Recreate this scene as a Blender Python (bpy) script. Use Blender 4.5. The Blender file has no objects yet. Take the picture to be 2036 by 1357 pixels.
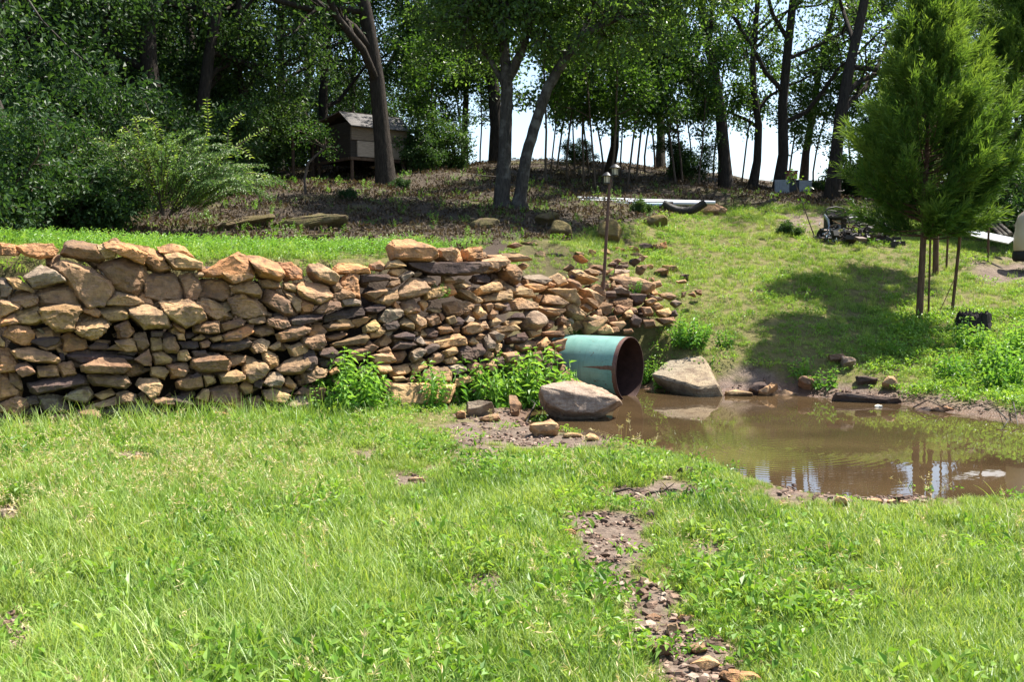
import bpy, bmesh, math, random
import numpy as np
from mathutils import Vector, Matrix, noise as mnoise

random.seed(7)
RNG = np.random.default_rng(7)
C = bpy.context.scene.collection
R = math.radians

# ------------------------------------------------------------------ camera
F = 2000.0                       # focal length in photo pixels (photo 2036 x 1357)
HORIZON = 540.0
PITCH = math.atan((678.5 - HORIZON) / F)
CAM = np.array([0.0, 0.0, 1.65])
cp, sp = math.cos(PITCH), math.sin(PITCH)

def ray(px, py):
    a = (np.asarray(px, float) - 1018.0) / F
    b = -(np.asarray(py, float) - 678.5) / F
    return np.stack([a, cp + b * sp, -sp + b * cp], -1)

def P(px, py, Y):
    """point in the place seen at that pixel, Y metres in front of the viewer"""
    d = ray(px, py)
    return CAM + d * (np.asarray(Y, float) / d[..., 1])[..., None]

def project(p):
    q = np.asarray(p, float) - CAM
    zf = q[..., 1] * cp - q[..., 2] * sp
    up = q[..., 1] * sp + q[..., 2] * cp
    zf = np.maximum(zf, 0.05)
    return 1018.0 + F * q[..., 0] / zf, 678.5 - F * up / zf

# ------------------------------------------------------------------ objects
def tag(o, label=None, cat=None, group=None, kind=None):
    if label: o['label'] = label
    if cat: o['category'] = cat
    if group: o['group'] = group
    if kind: o['kind'] = kind
    return o

def empty(name, loc, rz=0.0, sc=1.0):
    o = bpy.data.objects.new(name, None)
    o.empty_display_size = 0.2
    C.objects.link(o)
    o.location = loc
    o.rotation_euler = (0, 0, rz)
    o.scale = (sc, sc, sc)
    return o

def obj(name, mesh, mat=None, parent=None, loc=None):
    o = bpy.data.objects.new(name, mesh)
    if mat is not None and not mesh.materials:
        mesh.materials.append(mat)
    C.objects.link(o)
    if parent is not None: o.parent = parent
    if loc is not None: o.location = loc
    return o

def copy_thing(root, loc, rz=0.0, sc=1.0):
    r = root.copy(); C.objects.link(r)
    r.location = loc; r.rotation_euler = (0, 0, rz)
    r.scale = (sc, sc, sc) if np.isscalar(sc) else sc
    for ch in list(root.children):
        c = ch.copy(); C.objects.link(c); c.parent = r
        for g in list(ch.children):
            d = g.copy(); C.objects.link(d); d.parent = c
    return r

class MB:
    """collects vertices and faces (numpy) and builds one mesh"""
    def __init__(s):
        s.v = []; s.f3 = []; s.f4 = []; s.t = []; s.n = 0
    def add(s, v, f, tint=0.5):
        v = np.asarray(v, float).reshape(-1, 3); f = np.asarray(f, int)
        s.v.append(v)
        if f.shape[1] == 3: s.f3.append(f + s.n)
        else: s.f4.append(f + s.n)
        t = np.empty(len(v)); t[:] = tint
        s.t.append(t); s.n += len(v)
    def mesh(s, name, smooth=False):
        m = bpy.data.meshes.new(name)
        V = np.concatenate(s.v) if s.v else np.zeros((0, 3))
        f3 = np.concatenate(s.f3) if s.f3 else np.zeros((0, 3), int)
        f4 = np.concatenate(s.f4) if s.f4 else np.zeros((0, 4), int)
        m.vertices.add(len(V)); m.vertices.foreach_set('co', V.astype(np.float32).ravel())
        nl = f3.size + f4.size
        m.loops.add(nl)
        m.loops.foreach_set('vertex_index', np.concatenate([f3.ravel(), f4.ravel()]).astype(np.int32))
        m.polygons.add(len(f3) + len(f4))
        st = np.concatenate([np.arange(len(f3)) * 3, f3.size + np.arange(len(f4)) * 4])
        m.polygons.foreach_set('loop_start', st.astype(np.int32))
        m.polygons.foreach_set('use_smooth', np.full(len(f3) + len(f4), smooth))
        a = m.attributes.new('tint', 'FLOAT', 'POINT')
        m.update(calc_edges=True)
        m.validate()
        a = m.attributes.get('tint')
        t = np.concatenate(s.t) if s.t else np.zeros(0)
        if a is not None and len(a.data) == len(t):
            a.data.foreach_set('value', t.astype(np.float32))
        return m
    # shapes -------------------------------------------------------------
    def tube(s, pts, rad, n=6, cap=True, tint=0.5):
        pts = np.asarray(pts, float); k = len(pts)
        rad = np.broadcast_to(np.asarray(rad, float), (k,))
        tan = np.gradient(pts, axis=0)
        tan /= np.linalg.norm(tan, axis=1, keepdims=True) + 1e-9
        ref = np.array([0.0, 0, 1]) if abs(tan[0][2]) < 0.9 else np.array([1.0, 0, 0])
        a = np.cross(tan, ref); a /= np.linalg.norm(a, axis=1, keepdims=True) + 1e-9
        b = np.cross(tan, a)
        th = np.arange(n) * 2 * math.pi / n
        ring = (a[:, None, :] * np.cos(th)[None, :, None] + b[:, None, :] * np.sin(th)[None, :, None]) * rad[:, None, None]
        V = (pts[:, None, :] + ring).reshape(-1, 3)
        i = np.arange(k - 1)[:, None] * n; j = np.arange(n)[None, :]; j2 = (j + 1) % n
        f = np.stack([i + j, i + j2, i + n + j2, i + n + j], -1).reshape(-1, 4)
        s.add(V, f, tint)
        if cap and n > 3:
            for base, c in ((0, pts[0]), ((k - 1) * n, pts[-1])):
                vv = np.vstack([V[base:base + n], c])
                jj = np.arange(n)
                s.add(vv, np.stack([jj, (jj + 1) % n, np.full(n, n)], -1), tint)
    def box(s, c, size, rot=None, tint=0.5):
        h = np.asarray(size, float) / 2
        v = np.array([[x, y, z] for x in (-1, 1) for y in (-1, 1) for z in (-1, 1)], float) * h
        if rot is not None: v = v @ np.asarray(rot).T
        s.add(v + np.asarray(c, float), [[0, 1, 3, 2], [4, 6, 7, 5], [0, 4, 5, 1], [2, 3, 7, 6], [0, 2, 6, 4], [1, 5, 7, 3]], tint)
    def lathe(s, prof, n=16, c=(0, 0, 0), tint=0.5):
        prof = np.asarray(prof, float); k = len(prof)
        th = np.arange(n) * 2 * math.pi / n
        V = np.stack([prof[:, None, 0] * np.cos(th), prof[:, None, 0] * np.sin(th), np.broadcast_to(prof[:, None, 1], (k, n))], -1).reshape(-1, 3)
        i = np.arange(k - 1)[:, None] * n; j = np.arange(n)[None, :]; j2 = (j + 1) % n
        s.add(V + np.asarray(c, float), np.stack([i + j, i + j2, i + n + j2, i + n + j], -1).reshape(-1, 4), tint)
    def leaves(s, p, d, nrm, L, W, tint=0.5, fold=0.18, droop=0.0):
        """folded rhombic leaves; p, d, nrm: (n,3); L, W: (n,)"""
        p = np.asarray(p, float); n = len(p)
        d = d / (np.linalg.norm(d, axis=1, keepdims=True) + 1e-9)
        sd = np.cross(d, nrm); sd /= np.linalg.norm(sd, axis=1, keepdims=True) + 1e-9
        up = np.cross(sd, d)
        L = np.broadcast_to(L, (n,))[:, None]; W = np.broadcast_to(W, (n,))[:, None]
        m = p + d * L * 0.45
        tip = p + d * L - up * L * droop
        V = np.stack([p, m + sd * W * .5 + up * W * fold, tip, m - sd * W * .5 + up * W * fold], 1).reshape(-1, 3)
        k = np.arange(n)[:, None] * 4
        f = np.concatenate([k + np.array([[0, 1, 2]]), k + np.array([[0, 2, 3]])])
        t = np.repeat(np.broadcast_to(tint, (n,)), 4)
        s.add(V, f, t)

def unit(n, rng):
    v = rng.normal(size=(n, 3)); return v / np.linalg.norm(v, axis=1, keepdims=True)

# ------------------------------------------------------------------ terrain
UP = [(-700,500,12),(-300,498,12),(0,486,10.9),(0,496,12),(200,500,13),(400,512,11.7),(400,502,14),(600,525,12.1),(600,508,15),(800,522,13.0),(800,503,16),
 (950,495,17),(1000,508,14.2),(1130,508,15.4),(1060,494,17.3),(1230,492,17),(1340,477,18.7),(700,490,17.5),(700,472,19),(450,472,17.5),(450,425,20.5),(520,400,22),
 (600,388,23),(800,432,20.5),(800,398,23),(1000,412,23),(1085,472,19.5),(1085,432,22),(1200,456,21),(1200,408,24.5),(1350,428,24),(1350,402,26),
 (600,345,33),(750,335,33),(850,326,36),(1100,321,37),(1250,333,36.5),(1400,346,36),(300,385,31),(300,440,20.5),(0,402,30),(-400,400,30),(100,456,18.5),(0,452,20),(-300,470,20),
 (200,470,17)]
RIGHT = [(1440,440,24.5),(1500,425,25.5),(1500,398,28),(1650,420,27),(1650,395,30),(1650,362,36),(1800,368,37),(2036,385,37),(2300,390,37),(1900,452,26),(2036,452,26),(2300,452,26),
 (1500,480,21.5),(1640,482,22.3),(1500,560,18),(1640,560,18.5),(1500,650,16),(1640,640,16.3),(1500,735,14.8),(1830,640,17),(1830,560,19.5),(1860,545,20),
 (2036,520,21),(2300,520,21),(2036,640,16.5),(2300,640,16),(2036,745,14.0),(1830,735,14.5),(1700,735,14.6),(1400,560,18),(1400,650,16),(1345,705,15)]
LOWXY = [(-14,3,0.05),(-14,9,0.1),(-9,8,.06),(-6,9.5,.05),(-4,10.6,0.02),(-2,11.6,0),(-.7,12.2,-.02),(0.2,12.8,-.1),(0,0,0),(-6,0,0),(6,0,0),(-6,5,0.02),(0,5,0),(6,5,-.02),
 (12,5,0),(0,9,0),(3,8,-.03),(-3,8,0.03),(12,0,0),(-12,-4,0),(12,-4,0),(8,8,-.05),(14,9,-.05),(1,14,-.1),(2.5,14.3,-.05),(-2,-6,0),(3,-6,0)]
UPC = np.array([P(*q) for q in UP + RIGHT])
UPC = np.vstack([UPC, [(-60, 20, 2.5), (-60, 40, 4), (-30, 30, 3.6), (40, 30, 3.2), (60, 20, 2.2), (60, 40, 4.0), (25, 18, 1.4)]])
LOC = np.vstack([np.array([P(*q) for q in RIGHT]), LOWXY, [(40, 30, 3.2), (60, 20, 2.2), (60, 40, 4.0), (25, 18, 1.4), (40, 5, .3), (-40, 5, .3), (-40, 20, .3), (20, 12, .1)]])

def rbf_fit(p):
    xy, z = p[:, :2], p[:, 2]
    d = np.linalg.norm(xy[:, None] - xy[None], axis=-1)
    n = len(p)
    A = np.zeros((n + 3, n + 3)); A[:n, :n] = -d - 0.02 * np.eye(n)
    A[:n, n] = 1; A[:n, n + 1:] = xy; A[n:, :n] = A[:n, n:].T
    s = np.linalg.solve(A, np.concatenate([z, np.zeros(3)]))
    return xy, s
def rbf_eval(m, x, y):
    xy, s = m; q = np.stack([x, y], -1).reshape(-1, 2)
    out = np.empty(len(q))
    for i in range(0, len(q), 20000):
        qq = q[i:i + 20000]
        d = np.sqrt(((qq[:, None] - xy[None]) ** 2).sum(-1) + 0.05)
        out[i:i + 20000] = -d @ s[:-3] + s[-3] + qq @ s[-2:]
    return out.reshape(np.shape(x))
RU, RL = rbf_fit(UPC), rbf_fit(LOC)

# the face of the dry stone wall: its foot and its head (photo pixel, metres away)
FACE = [((-260,905,9.1),(-260,470,9.5)),((0,872,9.9),(0,478,10.3)),((300,856,10.5),(300,490,10.9)),((600,838,11.2),(600,525,11.7)),((850,815,12.0),(850,500,12.8)),
 ((1000,790,12.7),(1000,505,13.9)),((1115,760,13.5),(1130,505,15.2)),((1200,695,14.5),(1230,490,17.0)),((1300,668,15.2),(1340,475,18.6)),((1430,655,16.0),(1430,500,19.0))]
FB = np.array([P(*a) for a, b in FACE]); FT = np.array([P(*b) for a, b in FACE])
_ts = np.linspace(0, len(FACE) - 1, 560); _i = np.minimum(_ts.astype(int), len(FACE) - 2); _f = (_ts - _i)[:, None]
SB = FB[_i] * (1 - _f) + FB[_i + 1] * _f; ST = FT[_i] * (1 - _f) + FT[_i + 1] * _f
_v = np.linspace(-0.12, 1.3, 110)
SG = SB[:, None, :] * (1 - _v)[None, :, None] + ST[:, None, :] * _v[None, :, None]
SGx, SGy = project(SG)
SGu = np.gradient(SG, axis=0); SGv = np.gradient(SG, axis=1)
SGn = np.cross(SGu, SGv); SGn /= np.linalg.norm(SGn, axis=-1, keepdims=True) + 1e-9
if SGn[100, 50, 1] > 0: SGn = -SGn
def on_face(px, py):
    k = np.argmin((SGx - px) ** 2 + (SGy - py) ** 2); i, j = np.unravel_index(k, SGx.shape)
    d = ray(px, py)
    return CAM + d * (SG[i, j, 1] / d[1]), SGn[i, j]

LINE = np.vstack([FB[:, :2], [P(1500, 430, 26)[:2], (14, 45), (14, 95)]])
SETB = np.concatenate([np.linalg.norm((FT - FB)[:, :2], axis=1), [3, 3, 3]])
LINE = np.vstack([[(-30, 6.0)], LINE]); SETB = np.concatenate([[SETB[0]], SETB])
def line_dist(x, y):
    q = np.stack([x, y], -1)
    best = np.full(x.shape, 1e9); sg = np.zeros(x.shape); sb = np.zeros(x.shape)
    for k in range(len(LINE) - 1):
        a, b = LINE[k], LINE[k + 1]; ab = b - a
        t = np.clip(((q - a) @ ab) / (ab @ ab), 0, 1)
        c = a + t[..., None] * ab; dd = np.linalg.norm(q - c, axis=-1)
        cr = ab[0] * (q[..., 1] - a[1]) - ab[1] * (q[..., 0] - a[0])
        u = dd < best - 1e-9
        best = np.where(u, dd, best); sg = np.where(u, np.sign(cr), sg); sb = np.where(u, SETB[k] * (1 - t) + SETB[k + 1] * t, sb)
    return best * sg, sb

WATER_Z = -0.12
POOL_PX = [(1030,838),(1062,852),(1110,864),(1190,874),(1290,893),(1380,916),(1450,940),(1540,972),(1630,992),(1750,1000),(1900,1002),(2036,1000),(2300,994),(2560,970),(2640,925),(2560,885),(2300,858),(2036,838),(1950,828),
 (1850,815),(1790,803),(1650,791),(1560,785),(1440,786),(1360,782),(1300,776),(1270,770),(1180,778),(1110,800),(1050,815)]
def on_water(px, py):
    d = ray(px, py); return CAM + d * ((WATER_Z - CAM[2]) / d[2])
POOL = np.array([on_water(*q)[:2] for q in POOL_PX])
def poly_sd(poly, x, y):
    """signed distance to a polygon: negative inside"""
    q = np.stack([x, y], -1); best = np.full(x.shape, 1e9); ins = np.zeros(x.shape, bool)
    n = len(poly)
    for k in range(n):
        a, b = poly[k], poly[(k + 1) % n]; ab = b - a
        t = np.clip(((q - a) @ ab) / (ab @ ab + 1e-12), 0, 1)
        best = np.minimum(best, np.linalg.norm(q - a - t[..., None] * ab, axis=-1))
        c = (a[1] > q[..., 1]) != (b[1] > q[..., 1])
        xx = a[0] + (q[..., 1] - a[1]) * ab[0] / (ab[1] if abs(ab[1]) > 1e-12 else 1e-12)
        ins ^= c & (q[..., 0] < xx)
    return np.where(ins, -best, best)
def sstep(a, b, x):
    t = np.clip((x - a) / (b - a), 0, 1); return t * t * (3 - 2 * t)

def vnoise(x, y, sc, seed=0):
    x = np.asarray(x) / sc + seed * 17.3; y = np.asarray(y) / sc - seed * 9.1
    xi = np.floor(x).astype(int); yi = np.floor(y).astype(int); fx = x - xi; fy = y - yi
    fx = fx * fx * (3 - 2 * fx); fy = fy * fy * (3 - 2 * fy)
    def h(i, j):
        n = (i * 374761393 + j * 668265263 + seed * 974711) & 0x7fffffff
        n = ((n ^ (n >> 13)) * 1274126177) & 0x7fffffff
        return ((n ^ (n >> 16)) & 0xffff) / 65535.0
    return (h(xi, yi) * (1 - fx) + h(xi + 1, yi) * fx) * (1 - fy) + (h(xi, yi + 1) * (1 - fx) + h(xi + 1, yi + 1) * fx) * fy

def H(x, y, rough=True):
    x = np.asarray(x, float); y = np.asarray(y, float)
    u = rbf_eval(RU, x, y); l = rbf_eval(RL, x, y)
    s, sb = line_dist(x, y)
    w = sstep(0, 1, (s - 0.22) / (sb + 0.28))
    z = l * (1 - w) + u * w
    far = np.maximum(y - 38.0, 0)
    z = z - far * 0.17
    if rough:
        z = z + (vnoise(x, y, 1.6, 1) - .5) * 0.10 * sstep(2, 12, y) + (vnoise(x, y, .45, 2) - .5) * 0.05
        hill = sstep(17, 21, y)
        z = z + hill * ((vnoise(x, y, 2.6, 3) - .5) * 0.35 + (vnoise(x, y, .8, 4) - .5) * 0.14)
    d = poly_sd(POOL, x, y)
    out = WATER_Z + 0.02 + (z - WATER_Z - 0.02) * sstep(0.0, 0.75, d) + 0.05 * sstep(0, .25, d) * (1 - sstep(.3, .8, d))
    inn = WATER_Z + 0.02 - np.minimum(0.4, -d * 0.35)
    return np.where(d > 0, np.maximum(out, WATER_Z + 0.02), inn)

def ground(px, py, y0=3.2, y1=60.0, step=0.05):
    """where the line of sight through a pixel first meets the ground"""
    Y = np.arange(y0, y1, step); d = ray(px, py)
    pts = CAM + d[None] * (Y / d[1])[:, None]
    h = H(pts[:, 0], pts[:, 1])
    k = np.nonzero(pts[:, 2] <= h)[0]
    if len(k) == 0: return pts[-1]
    p = pts[k[0]].copy(); p[2] = h[k[0]]; return p
def at_xy(x, y):
    return np.array([x, y, float(H(np.array([x]), np.array([y]))[0])])
def foot(px, Y):
    """ground point Y metres off, in the column px"""
    x = (px - 1018.0) / F * Y * 1.0
    return at_xy(x, Y)

# ------------------------------------------------------------------ materials
def new_mat(name):
    m = bpy.data.materials.new(name); m.use_nodes = True
    nt = m.node_tree; nt.nodes.clear()
    out = nt.nodes.new('ShaderNodeOutputMaterial')
    return m, nt, out
def N(nt, t, **kw):
    n = nt.nodes.new(t)
    for k, v in kw.items():
        if k.startswith('in_'): n.inputs[int(k[3:])].default_value = v
        else: setattr(n, k, v)
    return n
def ramp(nt, fac, stops, interp='LINEAR'):
    r = nt.nodes.new('ShaderNodeValToRGB'); e = r.color_ramp.elements; r.color_ramp.interpolation = interp
    while len(e) < len(stops): e.new(0.5)
    for i, (p, c) in enumerate(stops):
        e[i].position = p; e[i].color = (*c, 1) if len(c) == 3 else c
    nt.links.new(fac, r.inputs[0]); return r.outputs[0]
def noise_n(nt, scale, detail=4, rough=.55, vec=None, dist=0):
    n = nt.nodes.new('ShaderNodeTexNoise'); n.inputs['Scale'].default_value = scale; n.inputs['Detail'].default_value = detail
    n.inputs['Roughness'].default_value = rough; n.inputs['Distortion'].default_value = dist
    if vec is not None: nt.links.new(vec, n.inputs['Vector'])
    return n.outputs[0]
def mixc(nt, fac, a, b, mode='MIX'):
    m = nt.nodes.new('ShaderNodeMix'); m.data_type = 'RGBA'; m.blend_type = mode
    for sk, v in ((m.inputs[0], fac), (m.inputs[6], a), (m.inputs[7], b)):
        if isinstance(v, (int, float)): sk.default_value = v
        elif isinstance(v, tuple): sk.default_value = (*v, 1)
        else: nt.links.new(v, sk)
    return m.outputs[2]
def math_n(nt, op, a, b=0.0):
    m = nt.nodes.new('ShaderNodeMath'); m.operation = op
    for sk, v in ((m.inputs[0], a), (m.inputs[1], b)):
        if isinstance(v, (int, float)): sk.default_value = v
        else: nt.links.new(v, sk)
    return m.outputs[0]
def attr(nt, name, out='Fac'):
    a = nt.nodes.new('ShaderNodeAttribute'); a.attribute_name = name; return a.outputs[out]
def bump(nt, h, strength=.4, dist=.02):
    b = nt.nodes.new('ShaderNodeBump'); b.inputs['Strength'].default_value = strength; b.inputs['Distance'].default_value = dist
    nt.links.new(h, b.inputs['Height']); return b.outputs[0]
def coords(nt, which='Object'):
    return nt.nodes.new('ShaderNodeTexCoord').outputs[which]
def world_pos(nt):
    return nt.nodes.new('ShaderNodeNewGeometry').outputs['Position']
def principled(nt, out, color, rough=.8, spec=.3, metal=0.0, normal=None):
    p = nt.nodes.new('ShaderNodeBsdfPrincipled')
    if isinstance(color, tuple): p.inputs['Base Color'].default_value = (*color, 1)
    else: nt.links.new(color, p.inputs['Base Color'])
    if isinstance(rough, (int, float)): p.inputs['Roughness'].default_value = rough
    else: nt.links.new(rough, p.inputs['Roughness'])
    p.inputs['Specular IOR Level'].default_value = spec
    p.inputs['Metallic'].default_value = metal
    if normal is not None: nt.links.new(normal, p.inputs['Normal'])
    nt.links.new(p.outputs[0], out.inputs[0]); return p
def leaf_mat(name, dark, mid, light, trans=.4, rough=.45, spec=.35, patch=None, tmul=(1.35, 1.3, .6)):
    m, nt, out = new_mat(name)
    t = attr(nt, 'tint')
    oi = nt.nodes.new('ShaderNodeObjectInfo').outputs['Random']
    f = math_n(nt, 'ADD', t, math_n(nt, 'MULTIPLY', math_n(nt, 'SUBTRACT', oi, .5), .35))
    if patch:
        f = math_n(nt, 'ADD', f, math_n(nt, 'MULTIPLY', math_n(nt, 'SUBTRACT', noise_n(nt, patch, 4, vec=world_pos(nt)), .5), 1.5))
    col = ramp(nt, f, [(0.0, dark), (.5, mid), (1.0, light)])
    p = nt.nodes.new('ShaderNodeBsdfPrincipled'); nt.links.new(col, p.inputs['Base Color'])
    p.inputs['Roughness'].default_value = rough; p.inputs['Specular IOR Level'].default_value = spec
    tr = nt.nodes.new('ShaderNodeBsdfTranslucent')
    tc = mixc(nt, 1.0, col, tmul, 'MULTIPLY'); nt.links.new(tc, tr.inputs[0])
    mx = nt.nodes.new('ShaderNodeMixShader'); mx.inputs[0].default_value = trans
    nt.links.new(p.outputs[0], mx.inputs[1]); nt.links.new(tr.outputs[0], mx.inputs[2]); nt.links.new(mx.outputs[0], out.inputs[0])
    return m
def plain_mat(name, c, rough=.7, spec=.3, metal=0.0, var=.25, scale=8, bmp=.15):
    m, nt, out = new_mat(name); o = coords(nt)
    n = noise_n(nt, scale, 5, vec=o)
    col = ramp(nt, n, [(.25, tuple(x * (1 - var) for x in c)), (.75, tuple(min(1, x * (1 + var)) for x in c))])
    principled(nt, out, col, rough, spec, metal, bump(nt, noise_n(nt, scale * 5, 3, vec=o), bmp, .01)); return m
# ------------------------------------------------------------------ masks (photo pixels of the ground, turned into world attributes)
def in_poly(poly, x, y):
    return poly_sd(np.array(poly, float), x, y)
BARE = [
 ([(1135,1048),(1200,1012),(1268,1012),(1290,1090),(1268,1130),(1244,1165),(1190,1168),(1155,1095)], 12),
 ([(1232,1175),(1300,1160),(1352,1198),(1340,1235),(1262,1222)], 12),
 ([(1250,1212),(1325,1188),(1400,1250),(1450,1300),(1490,1345),(1440,1400),(1330,1400),(1290,1275)], 16),
 ([(1240,975),(1330,965),(1400,985),(1350,1005),(1270,1000)], 8),
 ([(885,848),(920,835),(1010,808),(1060,835),(1105,858),(1200,874),(1192,888),(1085,898),(990,893),(925,872)], 8),
 ([(890,905),(960,885),(1000,905),(960,925)], 10),
 ([(245,900),(290,900),(300,925),(250,925)], 6),
 ([(780,940),(850,935),(855,965),(790,965)], 8),
 ([(700,900),(740,900),(740,915),(700,915)], 6),
 ([(1640,955),(1700,968),(1800,975),(1870,980),(1850,1000),(1730,1000),(1640,990)], 6),
 ([(1500,915),(1560,945),(1600,985),(1540,985),(1500,945)], 8),
 ([(1930,522),(2100,515),(2100,560),(1960,556)], 8),
 ([(1560,428),(1700,432),(1690,448),(1560,446)], 10),
 ([(1400,760),(1500,745),(1600,770),(1800,800),(1960,830),(1940,842),(1700,800),(1440,790)], 10),
 ([(1870,800),(1960,795),(1990,835),(1880,835)], 8),
 ([(1380,1090),(1420,1080),(1440,1110),(1390,1115)], 10),
 ([(0,1240),(60,1230),(70,1290),(0,1300)], 12), ([(0,1010),(40,1005),(45,1035),(0,1040)], 8),
 ([(1640,1160),(1700,1150),(1720,1185),(1650,1190)], 14),([(930,1140),(990,1150),(980,1200),(930,1190)], 12),
]
WOODLINE = [(-800,484),(0,482),(200,486),(330,492),(480,497),(640,499),(760,498),(900,494),(1000,486),(1110,478),(1170,462),(1230,446),(1300,432),(1340,424),(1400,418),(1480,412),(1600,408),(1700,408),(1800,420),(2036,432),(2900,440)]
_wx = np.array([a for a, b in WOODLINE], float); _wy = np.array([b for a, b in WOODLINE], float)
def wood_at(px, py, x, y):
    """1 under the trees on the bank, 0 on the grass"""
    n = (vnoise(x, y, 1.1, 5) - .5) * 14
    return sstep(6, -6, py + n - np.interp(px, _wx, _wy)) * sstep(13, 15.5, y)
def bare_at(px, py, x, y, grow=1.03):
    b = np.zeros(px.shape); n = (vnoise(x, y, .22, 6) - .5)
    for poly, soft in BARE:
        pc_ = np.mean(poly, 0); poly = pc_ + (np.array(poly) - pc_) * grow
        d = in_poly(poly, px, py) + n * soft * 4.5; soft = soft * 1.5
        b = np.maximum(b, sstep(soft, -soft * .5, d))
    return b

def grid_axis(parts):
    out = [parts[0][0]]
    for a, b, st in parts:
        n = max(1, int(round((b - a) / st))); out += list(np.linspace(a, b, n + 1)[1:])
    return np.array(out)
gx = grid_axis([(-95,-40,9),(-40,-16,2.0),(-16,-8,.4),(-8,9,.11),(9,16,.35),(16,40,2.0),(40,95,9)])
gy = grid_axis([(-8,2,1.2),(2,17,.11),(17,26,.2),(26,40,.5),(40,66,2),(66,96,6)])
GX, GY = np.meshgrid(gx, gy)
GZ = H(GX, GY)
ny, nx = GX.shape
mb = MB()
ii = np.arange(ny - 1)[:, None] * nx; jj = np.arange(nx - 1)[None, :]
mb.add(np.stack([GX, GY, GZ], -1).reshape(-1, 3), np.stack([ii + jj, ii + jj + 1, ii + nx + jj + 1, ii + nx + jj], -1).reshape(-1, 4))
gm = mb.mesh('ground', smooth=True)
vx, vy, vz = GX.ravel(), GY.ravel(), GZ.ravel()
gpx, gpy = project(np.stack([vx, vy, vz], -1))
front = vy > 2.5
wood = np.where(front, wood_at(gpx, gpy, vx, vy), 0.0)
bare = np.where(front, bare_at(gpx, gpy, vx, vy), 0.0)
pd = poly_sd(POOL, vx, vy)
wet = sstep(.50, 0.05, pd + (vnoise(vx, vy, .3, 21) - .5) * .4)
sdist, ssb = line_dist(vx, vy)
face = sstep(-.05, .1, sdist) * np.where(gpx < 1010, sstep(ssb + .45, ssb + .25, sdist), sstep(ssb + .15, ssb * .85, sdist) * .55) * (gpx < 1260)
for nm, arr in (('wood', wood), ('bare', bare), ('wet', wet), ('face', face)):
    a = gm.attributes.new(nm, 'FLOAT', 'POINT'); a.data.foreach_set('value', arr.astype(np.float32))

m, nt, out = new_mat('ground_soil')
wp = world_pos(nt)
n1 = noise_n(nt, 1.3, 6, .6, wp); n2 = noise_n(nt, 9, 6, .65, wp); n3 = noise_n(nt, 45, 4, .6, wp)
turf = ramp(nt, n2, [(.3, (.075, .075, .022)), (.55, (.14, .125, .04)), (.8, (.22, .17, .08))])
soil = ramp(nt, n2, [(.25, (.05, .036, .027)), (.5, (.13, .094, .07)), (.75, (.23, .175, .135))])
soil = mixc(nt, ramp(nt, n3, [(.48, (0, 0, 0)), (.66, (.7, .7, .7))]), soil, (.22, .165, .125))
lit = ramp(nt, n3, [(.3, (.03, .023, .016)), (.55, (.07, .052, .036)), (.75, (.16, .122, .088))])
moss = ramp(nt, n2, [(.3, (.05, .055, .014)), (.7, (.14, .13, .03))])
lit = mixc(nt, ramp(nt, n1, [(.52, (0, 0, 0)), (.66, (.8, .8, .8))]), lit, moss)
col = mixc(nt, attr(nt, 'bare'), turf, soil)
col = mixc(nt, attr(nt, 'wood'), col, lit)
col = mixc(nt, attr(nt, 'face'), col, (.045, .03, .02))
mud = ramp(nt, n2, [(.3, (.07, .038, .025)), (.7, (.17, .095, .06))])
col = mixc(nt, attr(nt, 'wet'), col, mud)
rg = math_n(nt, 'SUBTRACT', .95, math_n(nt, 'MULTIPLY', attr(nt, 'wet'), .55))
hh = math_n(nt, 'ADD', math_n(nt, 'MULTIPLY', n2, .6), math_n(nt, 'MULTIPLY', n3, .4))
principled(nt, out, col, rg, .3, 0, bump(nt, hh, .9, .06))
ground_obj = tag(obj('ground', gm, m), kind='structure')

# ------------------------------------------------------------------ water
mb = MB()
WPOLY = np.array([on_water(*q)[:2] for q in [(960,815),(1062,885),(1300,920),(1440,965),(1540,1000),(1640,1022),(1760,1030),(2036,1030),(2340,1024),(2620,1000),(2720,925),(2620,865),(2340,838),(2036,822),(1800,788),(1560,768),(1300,755),(1180,755),(1050,790)]])
bmw = bmesh.new()
vs = [bmw.verts.new((a, b, WATER_Z)) for a, b in WPOLY]
fw = bmw.faces.new(vs)
if fw.normal.z < 0: fw.normal_flip()
bmesh.ops.triangulate(bmw, faces=bmw.faces[:])
wm = bpy.data.meshes.new('pool_water'); bmw.to_mesh(wm); bmw.free()
m, nt, out = new_mat('muddy_water')
wp = world_pos(nt)
col = ramp(nt, noise_n(nt, .9, 4, vec=wp), [(.3, (.042, .027, .014)), (.7, (.076, .049, .024))])
mp = nt.nodes.new('ShaderNodeMapping'); nt.links.new(wp, mp.inputs[0])
rc = on_water(1545, 892); mp.inputs['Location'].default_value = (-rc[0], -rc[1], -WATER_Z)
wv = nt.nodes.new('ShaderNodeTexWave'); wv.wave_type = 'RINGS'; wv.rings_direction = 'Z'; wv.inputs['Scale'].default_value = 3.2; wv.inputs['Distortion'].default_value = .6
nt.links.new(mp.outputs[0], wv.inputs[0])
ln = nt.nodes.new('ShaderNodeVectorMath'); ln.operation = 'LENGTH'; nt.links.new(mp.outputs[0], ln.inputs[0])
fall = math_n(nt, 'POWER', 2.718, math_n(nt, 'MULTIPLY', ln.outputs['Value'], -1.1))
hgt = math_n(nt, 'ADD', math_n(nt, 'MULTIPLY', math_n(nt, 'MULTIPLY', wv.outputs[1], fall), .35), math_n(nt, 'MULTIPLY', noise_n(nt, 5, 2, vec=wp), .25))
pw = principled(nt, out, col, .02, .5, 0, bump(nt, hgt, .05, .03))
pw.inputs['IOR'].default_value = 1.36
tag(obj('pool_water', wm, m), kind='structure')

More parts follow.
